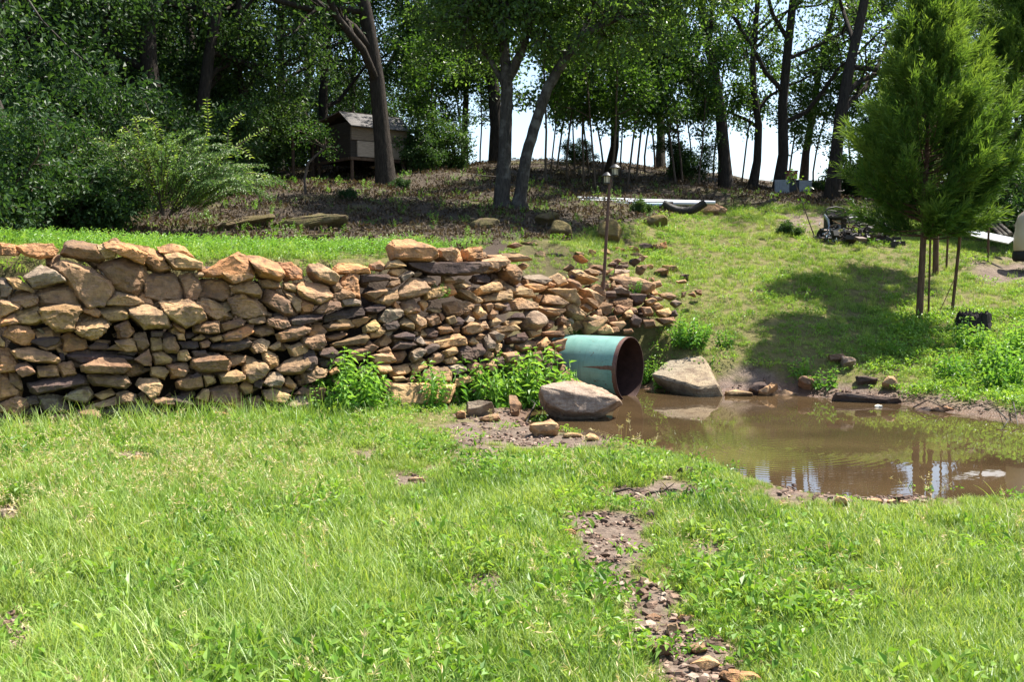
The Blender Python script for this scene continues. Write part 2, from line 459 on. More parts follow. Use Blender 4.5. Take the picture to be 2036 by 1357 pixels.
# ------------------------------------------------------------------ daylight
SUN_AZ = (0.86, 0.51); SUN_EL = R(60)
w = bpy.data.worlds.new('World'); bpy.context.scene.world = w; w.use_nodes = True
nt = w.node_tree; bg = nt.nodes['Background']
sky = nt.nodes.new('ShaderNodeTexSky'); sky.sky_type = 'NISHITA'; sky.sun_disc = False
sky.sun_elevation = SUN_EL; sky.sun_rotation = math.atan2(SUN_AZ[0], SUN_AZ[1]); sky.altitude = 200; sky.air_density = 1.0; sky.dust_density = 1.6; sky.ozone_density = 1
nt.links.new(sky.outputs[0], bg.inputs[0]); bg.inputs[1].default_value = 0.10
sl = bpy.data.lights.new('sun', 'SUN'); sl.energy = 5.0; sl.angle = R(.53); sl.color = (1, .95, .86)
so = bpy.data.objects.new('sun', sl); C.objects.link(so)
sd = Vector((SUN_AZ[0] * math.cos(SUN_EL), SUN_AZ[1] * math.cos(SUN_EL), math.sin(SUN_EL)))
so.rotation_euler = (-sd).to_track_quat('-Z', 'Y').to_euler(); so.location = (20, 20, 40)

cd = bpy.data.cameras.new('camera'); cam = bpy.data.objects.new('camera', cd); C.objects.link(cam)
cam.location = CAM; cam.rotation_euler = (math.pi / 2 - PITCH, 0, 0)
cd.sensor_width = 36; cd.lens = 36 * F / 2036; cd.clip_end = 400; cd.clip_start = .05
sc = bpy.context.scene; sc.camera = cam
sc.view_settings.view_transform = 'Standard'; sc.view_settings.look = 'None'; sc.view_settings.exposure = 1.42; sc.view_settings.gamma = 1
sc.render.resolution_x = 1024; sc.render.resolution_y = 683
sc.cycles.max_bounces = 6; sc.cycles.diffuse_bounces = 3; sc.cycles.glossy_bounces = 3; sc.cycles.transmission_bounces = 3; sc.cycles.transparent_max_bounces = 4
sc.cycles.use_denoising = True
# ------------------------------------------------------------------ the stones of the dry stone wall, traced one by one
# tile origin in the photo, then one stone or recess per ';' : colour, outline (tenths of a 6.787 x enlargement)
STONES = {  # the recess under the ledge slab is shade, built as a dark stone
(0,460): """o 0,16 20,18 28,28 24,32 0,31;o 22,19 40,17 70,18 77,26 72,33 56,37 40,35 28,28;b 90,15 100,10 112,12 131,18 140,38 131,43 105,37 82,31;t 131,18 147,18 158,28 155,36 141,38;
o 140,16 155,13 175,18 197,34 192,46 172,37 158,28 148,18;o 174,17 204,20 222,30 232,55 213,56 198,46 197,34;D 133,48 165,35 196,48 199,60 190,75 188,90 168,82 150,76 143,60;g 33,62 55,47 75,53 88,69 68,75 45,78;
B 70,47 85,42 120,50 145,65 150,80 138,101 113,103 108,82 97,70 87,66;g 135,54 148,60 150,72 143,64;g 0,62 10,65 18,78 11,90 0,91;t 8,63 24,64 42,76 46,83 30,80 18,76;t 14,87 25,80 40,81 51,87 52,100 35,104 25,95;
t 47,85 70,74 95,70 108,80 112,90 110,104 80,101 53,103;t 0,92 18,94 28,101 18,111 0,119;o 0,119 18,112 26,125 12,128 0,130;t 20,110 50,99 60,121 50,126 25,127;y 55,105 80,107 103,95 111,105 108,115 100,135 78,136 60,122;
o 111,104 125,101 137,110 133,118 112,110;y 134,103 165,97 176,114 170,120 145,122 137,112;t 105,117 120,112 140,117 148,125 140,138 130,148 115,145 102,134;t 138,100 155,77 175,82 200,98 175,103 160,100 145,100;
o 187,88 192,79 204,88 208,98 196,94;t 174,105 195,97 213,106 226,115 228,130 195,132 178,118;b 155,129 172,120 181,135 172,146 160,144;o 5,141 14,128 40,129 46,140 45,150 38,155 20,150;t 46,133 72,127 78,134 83,150 82,158 62,160 48,150""",
(0,660): """y 0,7 7,15 6,20 0,20;o 84,5 95,1 100,8 116,10 119,22 100,26 88,26 83,15;o 0,22 12,23 26,43 20,53 0,55;t 16,26 40,21 65,27 81,38 78,43 45,42 24,36;b 20,46 36,41 48,56 30,62 26,52;t 50,47 77,46 79,60 52,62;
b 78,43 97,40 103,57 85,62 79,52;d 80,28 86,29 88,38 82,40;d 90,30 108,25 150,26 182,36 178,40 140,37 110,43 95,38;d 119,20 130,14 145,16 148,24 122,24;y 143,24 165,14 170,20 168,26;t 155,12 181,9 186,27 170,28 172,18 160,14;
b 180,4 195,1 202,18 193,26 185,24;b 110,47 135,37 165,37 176,48 165,57 125,57 112,54;b 173,41 192,42 195,54 178,60 168,58;b 182,38 200,25 204,37 204,47 194,46;o 0,57 10,56 20,65 31,80 28,86 15,89 0,91;
b 12,55 25,55 32,78 28,80 20,65;d 40,69 60,65 105,57 116,60 117,71 95,77 50,85 43,80;b 119,60 140,57 170,61 175,70 168,77 125,72;y 183,71 190,63 213,63 219,74 214,85 203,90 196,82;g 86,88 110,72 120,73 126,87 116,95 92,93;
b 0,97 25,88 35,92 39,100 24,114 0,108;d 33,89 48,85 52,97 40,99;g 50,87 65,83 85,87 92,105 75,109 58,105;d 0,111 15,110 20,116 16,126 0,127;y 70,112 90,110 112,112 115,122 70,124;b 105,106 125,100 135,110 128,123 110,118;
y 125,85 150,76 156,85 137,93;t 120,100 135,95 156,88 159,98 130,104;b 157,84 170,80 184,85 183,97 160,98;b 186,85 193,80 204,93 192,98;d 138,105 170,98 204,98 204,107 160,116 140,114;b 10,127 40,120 60,124 62,136 20,138;b 170,116 200,112 214,120 200,130 172,128;t 80,128 110,124 125,132 100,140 80,138""",
(300,460): """o 10,21 30,16 45,20 58,35 45,34 30,30 18,28;t 18,30 35,28 66,45 64,52 30,53 24,45;B -7,62 10,56 30,56 40,68 45,93 15,95 -8,88;B 38,60 52,57 63,62 67,76 62,90 46,94 42,75;B 66,66 75,63 95,65 108,77 108,90 98,95 63,88;
t 57,57 70,56 70,62 60,63;o 71,55 105,35 115,30 126,34 140,54 135,60 118,47 96,57 80,63 72,61;o 92,59 120,46 133,55 136,65 110,73 102,68;o 128,34 145,36 169,42 178,60 172,68 145,61 140,54;o 170,42 190,43 204,52 204,64 182,66 176,55;
t 108,78 130,67 142,72 149,82 147,90 128,82 112,84;t 146,67 160,64 172,68 177,76 165,78 150,77;b 155,77 175,80 190,92 196,112 182,116 147,92;t 103,90 125,82 145,93 162,112 130,117 112,110;y 55,95 75,88 100,95 110,115 92,124 76,110;
y 12,97 50,95 65,107 74,120 46,133 30,118;t 178,79 190,85 204,92 204,103 202,108 196,110 190,93;t 179,70 185,69 197,76 195,83 180,79;t 189,70 204,68 210,72 206,80 197,77;b 56,127 90,122 92,138 75,140 58,137;b 92,126 122,117 125,123 115,131 97,136;
y 130,119 152,114 155,121 145,126 133,125;b 154,120 175,115 183,118 187,130 175,134 158,128;d 162,112 175,109 181,115 165,115;d 185,119 200,114 230,112 228,120 200,130 186,128;b 137,130 163,125 167,138 150,142 138,138;
o 97,140 122,126 138,124 134,134 118,148 98,150;b 168,140 195,127 213,130 214,138 195,147 172,150;o 27,124 35,122 45,133 46,140 38,136;b 35,93 45,94 55,110 50,112""",
(300,660): """d 0,0 14,0 15,7 0,8;d 14,0 30,0 36,10 18,10;y 0,9 12,8 16,14 15,25 0,27;b 17,10 32,8 37,22 36,28 22,29 16,22;t 34,3 44,2 46,12 36,11;d 45,0 60,0 62,4 52,10 46,10;y 55,10 68,4 73,8 68,12 57,12;d 38,14 62,13 64,20 60,24 42,23;
b 65,15 76,10 81,15 78,21 68,23;y 78,8 95,4 97,11 85,14;b 96,5 120,0 122,8 108,11 99,12;d 80,18 100,13 128,9 136,14 132,22 110,28 82,24;t 136,14 150,8 160,14 156,25 140,29 134,22;y 2,28 14,27 28,38 26,43 6,45;
y 36,26 48,25 53,35 47,41 36,39;d 55,27 73,25 75,32 58,35;D 56,36 90,31 104,38 106,44 103,53 65,55 55,48;b 106,34 128,32 130,40 112,47 106,46;t 126,45 130,33 152,40 158,52 152,62 136,70 125,58;y 150,25 160,27 171,34 172,46 160,51 152,38;
t 156,22 174,12 175,21 166,27;b 175,14 183,18 180,24 175,22;D 168,50 180,40 204,28 213,35 212,50 200,57 180,58;t 184,22 200,15 214,25 204,30 190,33;y 0,48 18,48 23,54 18,64 0,60;b 22,44 30,42 48,42 51,52 45,61 28,62;
b 34,68 50,58 68,57 70,75 50,79 36,76;t 69,56 84,58 89,68 75,73;y 92,57 115,52 126,58 126,66 110,71 95,70;y 120,73 130,64 137,72 137,82 127,85 121,78;b 76,77 95,72 115,70 125,88 118,98 90,98 78,95;t 60,90 70,78 78,77 76,95;
g 150,70 160,56 172,54 178,63 175,76 158,75;y 178,66 185,61 196,70 192,79 180,74;d 25,88 50,86 58,97 52,105 35,104;b 0,90 15,89 33,92 32,100 5,98;b 130,89 145,87 152,97 140,103 130,97;y 150,80 165,78 186,87 180,98 155,93;
d 153,97 170,95 180,104 176,112 160,108;g 183,97 204,84 215,90 212,105 190,106;o 84,102 100,105 115,120 112,124 95,118;t 92,100 115,104 118,110 100,108;y 110,96 124,93 127,105 120,108;b 196,62 204,57 212,60 210,72 200,73;
b 192,85 204,75 214,80 206,86;b 20,105 50,108 55,118 25,120;b 125,106 150,104 165,114 140,120 125,116;b 60,110 82,112 85,122 62,122;d 138,60 150,66 148,78 138,76;d 52,60 62,56 66,60 60,66""",
(600,460): """t 12,45 25,44 40,52 48,65 44,72 35,72 20,68 10,55;o 43,50 50,43 80,45 90,50 91,57 75,58 60,55 48,57;o 50,70 67,51 76,60 79,90 68,88 55,78;d 79,60 90,59 115,59 118,66 95,69 80,70;b 115,61 125,62 130,66 120,69;
b 112,76 115,70 130,67 132,72 120,78;b 91,45 105,40 112,46 108,54 93,52;t 110,52 115,42 130,39 139,47 128,49;y 115,57 120,51 135,50 141,53 128,62;g 130,63 145,53 149,60 133,71;y 149,58 158,53 161,57 155,63 150,63;
O 117,18 125,12 145,12 175,22 181,35 170,42 140,41 121,39;t 178,26 198,23 204,30 203,45 190,44 180,38;L 140,46 155,44 200,45 240,46 243,50 235,59 200,61 170,60 145,51;T 218,46 245,38 270,35 274,42 272,48 256,57 244,49;
t -12,72 5,69 30,72 38,80 40,88 22,100 0,92 -8,80;b 38,70 48,68 53,78 42,84;b 42,84 55,77 68,85 70,90 52,92 40,97 25,98;g 51,88 60,87 78,95 78,100 55,102 51,95;o -4,88 8,91 16,101 14,110 0,112 -2,104;b 15,110 25,100 49,92 50,102 30,112 20,113;
d 27,116 60,102 80,100 82,105 70,112 50,118 28,124;d 82,104 108,97 112,103 100,112 84,110;t 82,84 110,77 115,80 97,94 88,88;t 98,95 118,79 128,80 122,95 114,103 106,98;o 120,97 125,92 133,100 134,106 126,105;
t 128,80 145,65 160,65 169,78 165,85 145,93 130,93 125,88;b 160,66 172,63 178,68 172,75 168,74;y 164,86 172,74 190,74 191,84 186,90 166,93;b 133,97 148,92 158,102 157,110 150,102 135,106;y 157,95 168,90 170,100 165,107;
t 134,107 145,101 154,103 154,110 140,113;g 110,108 125,100 134,108 133,117 112,127 100,122;y 30,127 60,118 66,124 62,131 40,134 32,132;b 66,118 85,114 92,118 85,125 75,130 66,127;y 82,130 97,121 104,127 95,137 84,138;
y 98,136 106,130 111,133 108,140 98,140;d 108,128 127,122 130,129 126,134 112,136;t 131,122 140,115 150,122 151,133 140,130;t 140,112 152,110 168,118 170,127 158,132 150,121;b 168,115 183,109 187,124 175,128 170,124;b 185,110 190,110 194,118 189,122;
b 190,100 206,96 216,104 214,112 195,114;t 193,118 204,114 208,124 198,126;b 183,130 199,124 203,136 188,139;d 168,131 180,129 184,137 182,144 170,143;o 10,128 25,125 33,134 28,142 8,142;o 187,70 204,72 208,85 195,88 190,78;t 188,60 200,62 204,70 190,69""",
(600,660): """b 0,8 28,5 30,15 25,26 10,25 0,20;y 39,17 60,10 85,3 88,10 84,17 60,21 42,21;b 33,5 60,0 62,3 50,11 36,12;y 90,0 110,0 105,7 92,9;y 98,14 112,3 120,5 122,12 112,20 102,19;d 122,6 140,1 152,5 150,13 135,11 124,10;y 152,0 157,0 157,5 153,5;
g 150,10 160,6 168,17 162,19 151,14;T 168,11 190,5 213,2 221,10 222,18 205,21 185,22 172,17;d 120,25 130,14 148,15 152,20 135,25;b 82,20 92,12 102,22 98,27 90,32 85,25;b 100,28 115,21 119,27 105,30;t 90,33 118,27 126,40 118,43 95,43;
b 122,28 140,25 143,30 136,40 127,42;g 147,28 158,22 166,27 160,37 150,41 146,35;d 162,26 175,17 183,18 182,24 167,33;b 168,37 185,26 192,27 190,40 172,45;y 187,28 204,22 207,26 206,32 192,36;t 190,38 204,33 211,38 206,43 195,43;
b 62,22 70,20 85,27 82,38 72,42 66,32;d 40,43 48,32 57,33 58,45 45,47;d 22,25 40,22 48,30 40,38 30,36;y 99,45 117,45 119,54 112,58 100,56;y 119,47 145,44 148,52 142,57 122,60;y 148,45 165,35 168,45 158,55 148,60;
t 0,57 20,48 33,52 30,60 15,68 0,72;o 34,53 45,48 50,56 38,60;b 155,66 172,47 195,48 201,58 200,68 180,70 160,70;G 113,79 122,70 165,67 204,72 203,82 195,95 170,97 125,96 115,90;b 108,67 118,65 120,73 112,76;y 122,62 135,61 142,67 125,68;
b 140,64 150,61 155,67 142,69;g 196,46 217,42 219,54 206,61 198,56;b 0,76 15,72 30,78 28,92 5,92;b 40,60 60,58 70,68 50,74;d 70,48 95,44 98,56 76,58;b 50,80 80,74 100,84 80,96 52,94;d 0,28 14,26 20,44 10,56 0,52;d 20,38 30,37 36,48 26,48""",
(900,460): """o -1,22 7,26 12,40 8,45 -1,45 -3,30;o 10,27 22,23 36,22 37,40 25,42 13,38;t 36,27 44,28 44,36 37,37;t 44,32 65,31 70,36 66,38 50,37;t 66,30 85,28 100,33 108,38 95,38 82,40 75,37;b 10,45 20,39 22,42 13,46;y 34,55 48,52 52,56 44,58 36,58;
D 62,55 70,47 82,46 87,60 86,72 75,70 64,62;b 86,47 92,52 93,60 88,62;t -15,68 0,65 14,66 13,70 -5,73;d 28,60 45,58 52,66 50,72 30,70;t 62,75 66,62 75,68 89,84 80,84 66,79;y 28,80 40,76 58,66 62,75 61,82 45,87 32,88;
t 5,84 10,78 22,80 38,96 30,97 15,90;t -12,98 5,94 20,94 30,99 20,110 5,115 -6,113;t 37,91 60,82 76,80 76,94 55,95 40,97;t 78,82 90,75 103,78 109,90 95,88 80,88;o 90,74 110,70 126,77 118,82 105,83;g 93,61 120,58 130,64 128,70 120,74 100,68;
o 122,74 127,66 136,70 134,76 126,77;t 130,63 142,57 150,62 155,70 140,75 135,69;b 152,63 168,62 172,72 168,80 160,76;M 120,82 135,75 160,79 172,98 168,102 150,94 128,85;t 117,94 122,86 140,88 149,102 142,104 125,100;t 110,86 120,86 118,95 112,92;
o 162,80 172,88 175,93 168,92;t 160,53 168,51 192,68 185,70 172,64;b 178,53 185,50 198,55 195,60 182,58;t 170,80 180,79 195,92 197,96 190,105 178,94;b 182,77 195,70 205,78 207,92 192,85;t 150,98 160,96 181,112 178,117 158,112 149,105;
b 172,95 180,93 189,101 188,108 175,100;t 170,103 178,98 186,108 182,110;y 113,103 125,102 145,104 148,110 140,116 120,113;R 92,120 98,108 110,106 122,113 126,123 120,132 105,134 94,130;t 75,95 90,92 112,99 112,106 95,108 78,108;
b 40,99 50,97 52,104 45,112 42,105;y 28,103 38,99 44,110 35,118 26,110;y 52,100 58,97 69,101 65,107 54,106;b 46,115 50,106 56,110 53,120 48,120;t 49,122 58,118 64,121 58,128 49,130;y 66,124 85,120 91,121 88,126 70,129;
y 49,132 65,130 85,126 90,133 70,137 52,138;b 12,132 22,124 32,126 38,136 22,141 13,139;d -4,118 6,115 14,122 10,128 -2,128;g 14,120 22,113 28,118 26,123 18,125;b 0,128 8,127 10,136 0,138;t 34,125 44,122 47,133 38,132;b 126,118 137,117 135,130 127,132;
b 138,120 145,115 150,121 147,128 139,128;y 140,133 150,126 151,131 146,137;t 174,122 190,115 200,118 202,125 190,136 180,136;d 72,120 82,112 92,112 94,120 80,121;t 110,29 118,25 126,29 123,35 113,33;d 127,29 140,29 152,33 145,35 130,33;
t 165,28 172,27 179,34 172,34;o 163,33 168,36 178,43 170,41;b 75,19 85,15 93,20 85,23;t 92,15 108,14 116,19 105,19;d 62,100 72,98 74,110 64,112;d 80,74 88,72 92,76 84,78""",
(900,660): """y -3,66 20,55 27,62 12,72 0,77;b 20,57 38,47 42,50 40,58 27,62;b 17,46 27,41 35,45 30,52 18,54;o 32,42 46,41 47,46 40,50 35,47;d 5,25 12,18 22,20 33,35 25,43 12,42 6,36;d 22,21 38,14 43,25 40,33 30,36;y 42,32 46,26 54,30 54,34 45,38;
t 19,16 27,8 32,14 28,19;b 28,10 38,2 42,6 38,12 32,12;g 41,10 46,6 55,20 52,26 44,26;g 48,3 55,1 65,9 62,16 53,17;d 72,8 85,4 98,0 101,9 95,15 76,14;t 86,17 105,14 108,22 95,26 88,22;t 55,17 66,14 66,22 60,30 56,26;
y 113,17 128,6 130,17 120,25 114,24;b 131,12 145,8 149,12 147,27 138,26 130,18;y 127,23 132,21 140,30 138,34 128,29;b 131,32 138,29 143,35 138,40 132,38;d 133,40 140,37 146,45 140,50 132,48;y 143,40 150,48 148,56 140,56;
y 145,59 158,50 161,57 150,62;y 100,0 115,0 117,5 105,8;b 118,2 130,0 148,2 148,8 135,8 120,6;b 40,72 45,67 51,76 45,85 39,84;d 35,88 50,90 55,98 45,103 36,98;b 100,30 116,28 118,40 104,44;b 66,30 84,28 88,42 70,44;d 118,40 130,42 130,54 118,54;
b 80,50 100,46 104,60 84,62;d 56,36 66,34 68,46 58,48;b 44,44 56,40 58,52 48,56;b 104,60 124,56 130,66 110,70;t 126,58 142,56 150,64 134,68;y 146,64 168,62 178,70 150,74""",
(1150,460): """S 43,64 55,62 80,65 102,72 100,78 90,86 80,80 65,82 50,72;d 34,82 49,81 50,90 36,91;b 30,94 65,88 73,92 72,104 60,100 45,99;b 23,103 32,96 45,100 41,112 35,115 30,110;b 47,107 53,100 69,104 62,111 50,113;y 60,112 68,104 73,108 72,118 64,118;
b 17,110 30,105 33,115 25,116;t 4,120 15,116 31,117 30,130 20,136 12,128;b 31,118 38,116 40,123 31,126;b 38,116 50,114 53,120 42,122;t 40,125 60,122 63,127 55,134 48,128;b 45,130 53,130 55,136 46,137;t 25,135 38,125 46,132 47,137 30,138;
b 61,132 72,130 75,136 62,137;d 70,118 75,112 85,120 82,130 72,127;g 48,86 46,80 56,74 68,84 68,88;d 67,84 72,82 92,88 85,98 75,100 72,90;b 77,83 83,78 90,85 85,87;g 92,86 97,84 115,91 110,93 95,89;t 94,82 103,79 108,85 100,87;
y 88,95 100,90 106,95 98,100 92,100;t 96,98 108,95 115,102 104,106;b 108,84 125,82 132,88 125,92 112,88;g 124,96 132,91 140,97 132,102;y 105,107 122,102 125,110 118,116 108,112;d 122,110 132,104 135,112 125,117;b 105,118 128,116 132,122 115,126;
b 70,102 78,104 80,112 74,112;d 80,21 86,16 98,20 101,24 90,27 80,24;t 63,24 70,19 79,22 82,26 70,28;t 100,21 108,18 116,25 110,27;o 110,16 118,13 120,24 116,25 112,20;b 70,31 80,28 87,34 78,36;d 85,27 92,25 99,30 94,33;
t 86,36 93,32 96,38 90,40;o 46,23 55,21 63,26 52,28;b 24,28 38,21 44,29 33,31;o 14,28 22,25 24,30 19,36;d 58,32 66,30 66,38 60,37;o 90,48 97,43 101,48 96,52;t 112,48 120,45 134,50 128,55 118,52;b 103,54 110,49 121,57 114,60 106,58;
d 106,41 112,41 112,46 108,47;b 55,42 67,40 66,46 57,46;b 55,58 63,55 70,63 58,63;b 35,57 46,58 45,62 37,62;b 42,47 50,42 54,50 46,52;b 36,35 42,34 42,42 37,42;d 137,60 142,57 150,62 148,68 139,64;t 132,67 144,65 146,69 135,70;
b 88,64 102,61 103,66 95,69;b 118,59 126,58 129,64 121,63;b 80,60 88,62 85,65;b 100,69 110,66 112,74 103,76;t 44,72 48,66 50,75 46,78;b 33,69 40,70 42,78 36,78;b 140,82 146,81 144,88 139,88;o 148,86 155,83 158,90;b 157,79 166,79 167,86 160,84;
b 84,104 96,104 100,114 88,116;b 88,118 102,118 104,128 90,130""",
}
STONE_COL = {'o': (.50,.27,.13), 't': (.46,.302,.165), 'b': (.29,.18,.105), 'y': (.46,.30,.15), 'd': (.095,.068,.06), 'g': (.31,.245,.18)}
BASEC = {'D': 'b', 'B': 'b', 'O': 'o', 'L': 'd', 'T': 't', 'G': 't', 'M': 't', 'R': 'g', 'S': 't'}
STONE_LABEL = {
 'O': 'biggest orange boulder, sitting on the dark ledge slab along the top of the wall',
 'L': 'long dark purplish ledge slab jutting out under the big orange boulder',
 'R': 'round smooth grey boulder in the wall below the lamp post',
 'S': 'long pale flat slab lying across the loose rocks just right of the lamp post'}

def stone_mat(name, sc=1.0, moss=False):
    m, nt, out = new_mat(name)
    c = attr(nt, 'col', 'Color'); wp = world_pos(nt)
    n1 = noise_n(nt, 5, 5, .6, wp); n2 = noise_n(nt, 22, 6, .65, wp); n3 = noise_n(nt, 90, 3, .6, wp)
    mp = nt.nodes.new('ShaderNodeMapping'); mp.inputs['Scale'].default_value = (2, 2, 26); mp.inputs['Rotation'].default_value = (.12, .1, 0)
    nt.links.new(wp, mp.inputs[0]); n4 = noise_n(nt, 2.0, 4, .6, mp.outputs[0])
    col = mixc(nt, .75, c, ramp(nt, n2, [(.3, (.62, .58, .55)), (.5, (1, 1, 1)), (.72, (1.28, 1.24, 1.15))]), 'MULTIPLY')
    col = mixc(nt, .35, col, ramp(nt, n4, [(.35, (.68, .62, .58)), (.6, (1.15, 1.12, 1.05))]), 'MULTIPLY')
    col = mixc(nt, ramp(nt, n1, [(.47, (0, 0, 0)), (.64, (.75, .75, .75))]), col, (.13, .088, .062))
    col = mixc(nt, ramp(nt, noise_n(nt, 2.2, 3, .5, wp), [(.60, (0, 0, 0)), (.74, (.22, .22, .22))]), col, (.36, .30, .22))
    hh = math_n(nt, 'ADD', math_n(nt, 'MULTIPLY', n2, .5), math_n(nt, 'ADD', math_n(nt, 'MULTIPLY', n3, .22), math_n(nt, 'MULTIPLY', n4, .3)))
    principled(nt, out, col, .93, .2, 0, bump(nt, hh, 1.0, .05)); return m
M_STONE = stone_mat('sandstone')

def rock_mesh(name, out2, depth, fr, seed, col, smooth=0.0, tilt=None, detail=.07, subs=2, plateau=None, ridge=None):
    """angular rock: out2 (n,2) outline in metres in its own plane; depth behind it, fr in front of it. Local axes x, y in plane, z outward."""
    rng = np.random.default_rng(seed)
    o = np.asarray(out2, float); c = o.mean(0); o = o - c
    w, h = np.ptp(o[:, 0]), np.ptp(o[:, 1]); mm = min(w, h)
    n = len(o); pts = []
    for q in o: pts.append((q[0], q[1], rng.uniform(-.25, .05) * mm))
    f = fr * mm
    if ridge is None and plateau is None and smooth < .9 and rng.random() < .78:
        ridge = rng.uniform(-.35, .35); f = mm * rng.uniform(.40, .72)
    s = plateau if plateau else (rng.uniform(.82, .95) if ridge is not None else rng.uniform(.55, .8)); off = np.array([rng.uniform(-.08, .08) * w, -rng.uniform(.02, .16) * h])
    ty = rng.uniform(-.2, .75) if tilt is None else tilt; tx = rng.uniform(-.4, .4); sl_ = rng.uniform(-.7, .7)
    if ridge is not None: ty = rng.uniform(-.35, .1)
    for q in o:
        k = q * s * rng.uniform(.88, 1.06) + off * (ridge is None)
        if ridge is not None:
            yr = (ridge + sl_ * q[0] / w) * h / 2
            if k[1] > yr: k[1] = yr + (k[1] - yr) * .12
        pts.append((k[0], k[1], f * max(.12, 1 - ty * (k[1] / (h / 2 + 1e-6)) - tx * (k[0] / (w / 2 + 1e-6)) * .5)))
    for q in o:
        k = q * rng.uniform(.7, .92); pts.append((k[0], k[1], -depth * rng.uniform(.7, 1.0)))
    bm = bmesh.new()
    vs = [bm.verts.new(p) for p in pts]
    r = bmesh.ops.convex_hull(bm, input=vs)
    dead = [g for g in set(r['geom_interior'] + r['geom_unused']) if isinstance(g, bmesh.types.BMVert) and g.is_valid]
    if dead: bmesh.ops.delete(bm, geom=dead, context='VERTS')
    bmesh.ops.dissolve_limit(bm, angle_limit=R(14), verts=bm.verts[:], edges=bm.edges[:])
    try:
        bmesh.ops.bevel(bm, geom=bm.edges[:], offset=mm * (.026 + smooth * .12), segments=1 + (smooth > 0), profile=.6, affect='EDGES', clamp_overlap=True)
    except Exception: pass
    bmesh.ops.triangulate(bm, faces=bm.faces[:])
    for it in range(subs):
        L = mm * (.30, .17, .10, .07)[min(it, 3)]
        es = [e for e in bm.edges if e.calc_length() > L]
        if es and len(bm.faces) < 4200: bmesh.ops.subdivide_edges(bm, edges=es, cuts=1, use_grid_fill=False); bmesh.ops.triangulate(bm, faces=[f_ for f_ in bm.faces if len(f_.verts) > 3])
    if smooth > 0: bmesh.ops.smooth_vert(bm, verts=bm.verts[:], factor=.5, use_axis_x=True, use_axis_y=True, use_axis_z=True)
    bm.normal_update()
    sd_ = Vector(rng.uniform(-50, 50, 3)); a = detail * mm; ld_ = Vector((rng.normal() * .35, 1, rng.normal() * .35)).normalized(); lt_ = rng.uniform(.10, .22); ls_ = rng.uniform(.2, .95) * (smooth < .5)
    for v in bm.verts:
        q = v.co + sd_
        d = mnoise.noise(q * (2.2 / mm)) * a * .9 + mnoise.noise(q * (6.5 / mm)) * a * .5 + mnoise.noise(q * 30) * .004
        lay = q.dot(ld_) / (mm * lt_) + mnoise.noise(q * (3 / mm)) * .9
        d += (round(lay) - lay) * a * ls_
        v.co += v.normal * d
    m = bpy.data.meshes.new(name); bm.to_mesh(m); bm.free()
    m.polygons.foreach_set('use_smooth', np.ones(len(m.polygons), bool))
    try: m.set_sharp_from_angle(angle=R(21))
    except Exception: pass
    ca = m.color_attributes.new('col', 'FLOAT_COLOR', 'POINT')
    cc = np.ones((len(m.vertices), 4), np.float32)
    co = np.array(col) * rng.uniform(.8, 1.2) * (1 + rng.normal(0, .022, 3))
    co2 = co * np.array([.72, .70, .70]) if rng.random() < .5 else co * np.array([1.12, 1.05, .95])
    V = np.empty(len(m.vertices) * 3, np.float32); m.vertices.foreach_get('co', V); V = V.reshape(-1, 3)
    ax = rng.normal(size=3); ax /= np.linalg.norm(ax); tt = sstep(-.15, .2, V @ ax / mm)[:, None]
    cc[:, :3] = np.clip(co * (1 - tt) + co2 * tt, .01, .9); ca.data.foreach_set('color', cc.ravel())
    return m

def place_rock(name, px, nrm, center, seed, col, depth_k=.8, fr=.3, push=0.0, **kw):
    """rock whose outline is the polygon px (photo pixels) seen on the plane through center"""
    nrm = np.asarray(nrm, float); nrm = nrm / np.linalg.norm(nrm)
    center = np.asarray(center, float)
    d = ray([q[0] for q in px], [q[1] for q in px])
    t = ((center - CAM) @ nrm) / (d @ nrm)
    pts = CAM + d * t[:, None]
    e1 = np.cross([0, 0, 1.0], nrm); e1 /= np.linalg.norm(e1); e2 = np.cross(nrm, e1)
    c = pts.mean(0); o2 = np.stack([(pts - c) @ e1, (pts - c) @ e2], 1)
    mm = min(np.ptp(o2[:, 0]), np.ptp(o2[:, 1]))
    m = rock_mesh(name, o2, max(.1, mm * depth_k), fr, seed, col, **kw)
    o = obj(name, m, M_STONE)
    M = Matrix((( e1[0], e2[0], nrm[0]), (e1[1], e2[1], nrm[1]), (e1[2], e2[2], nrm[2]))).to_4x4()
    M.translation = Vector(c + nrm * push)
    o.matrix_world = M
    return o, c, np.ptp(o2[:, 0]), np.ptp(o2[:, 1])

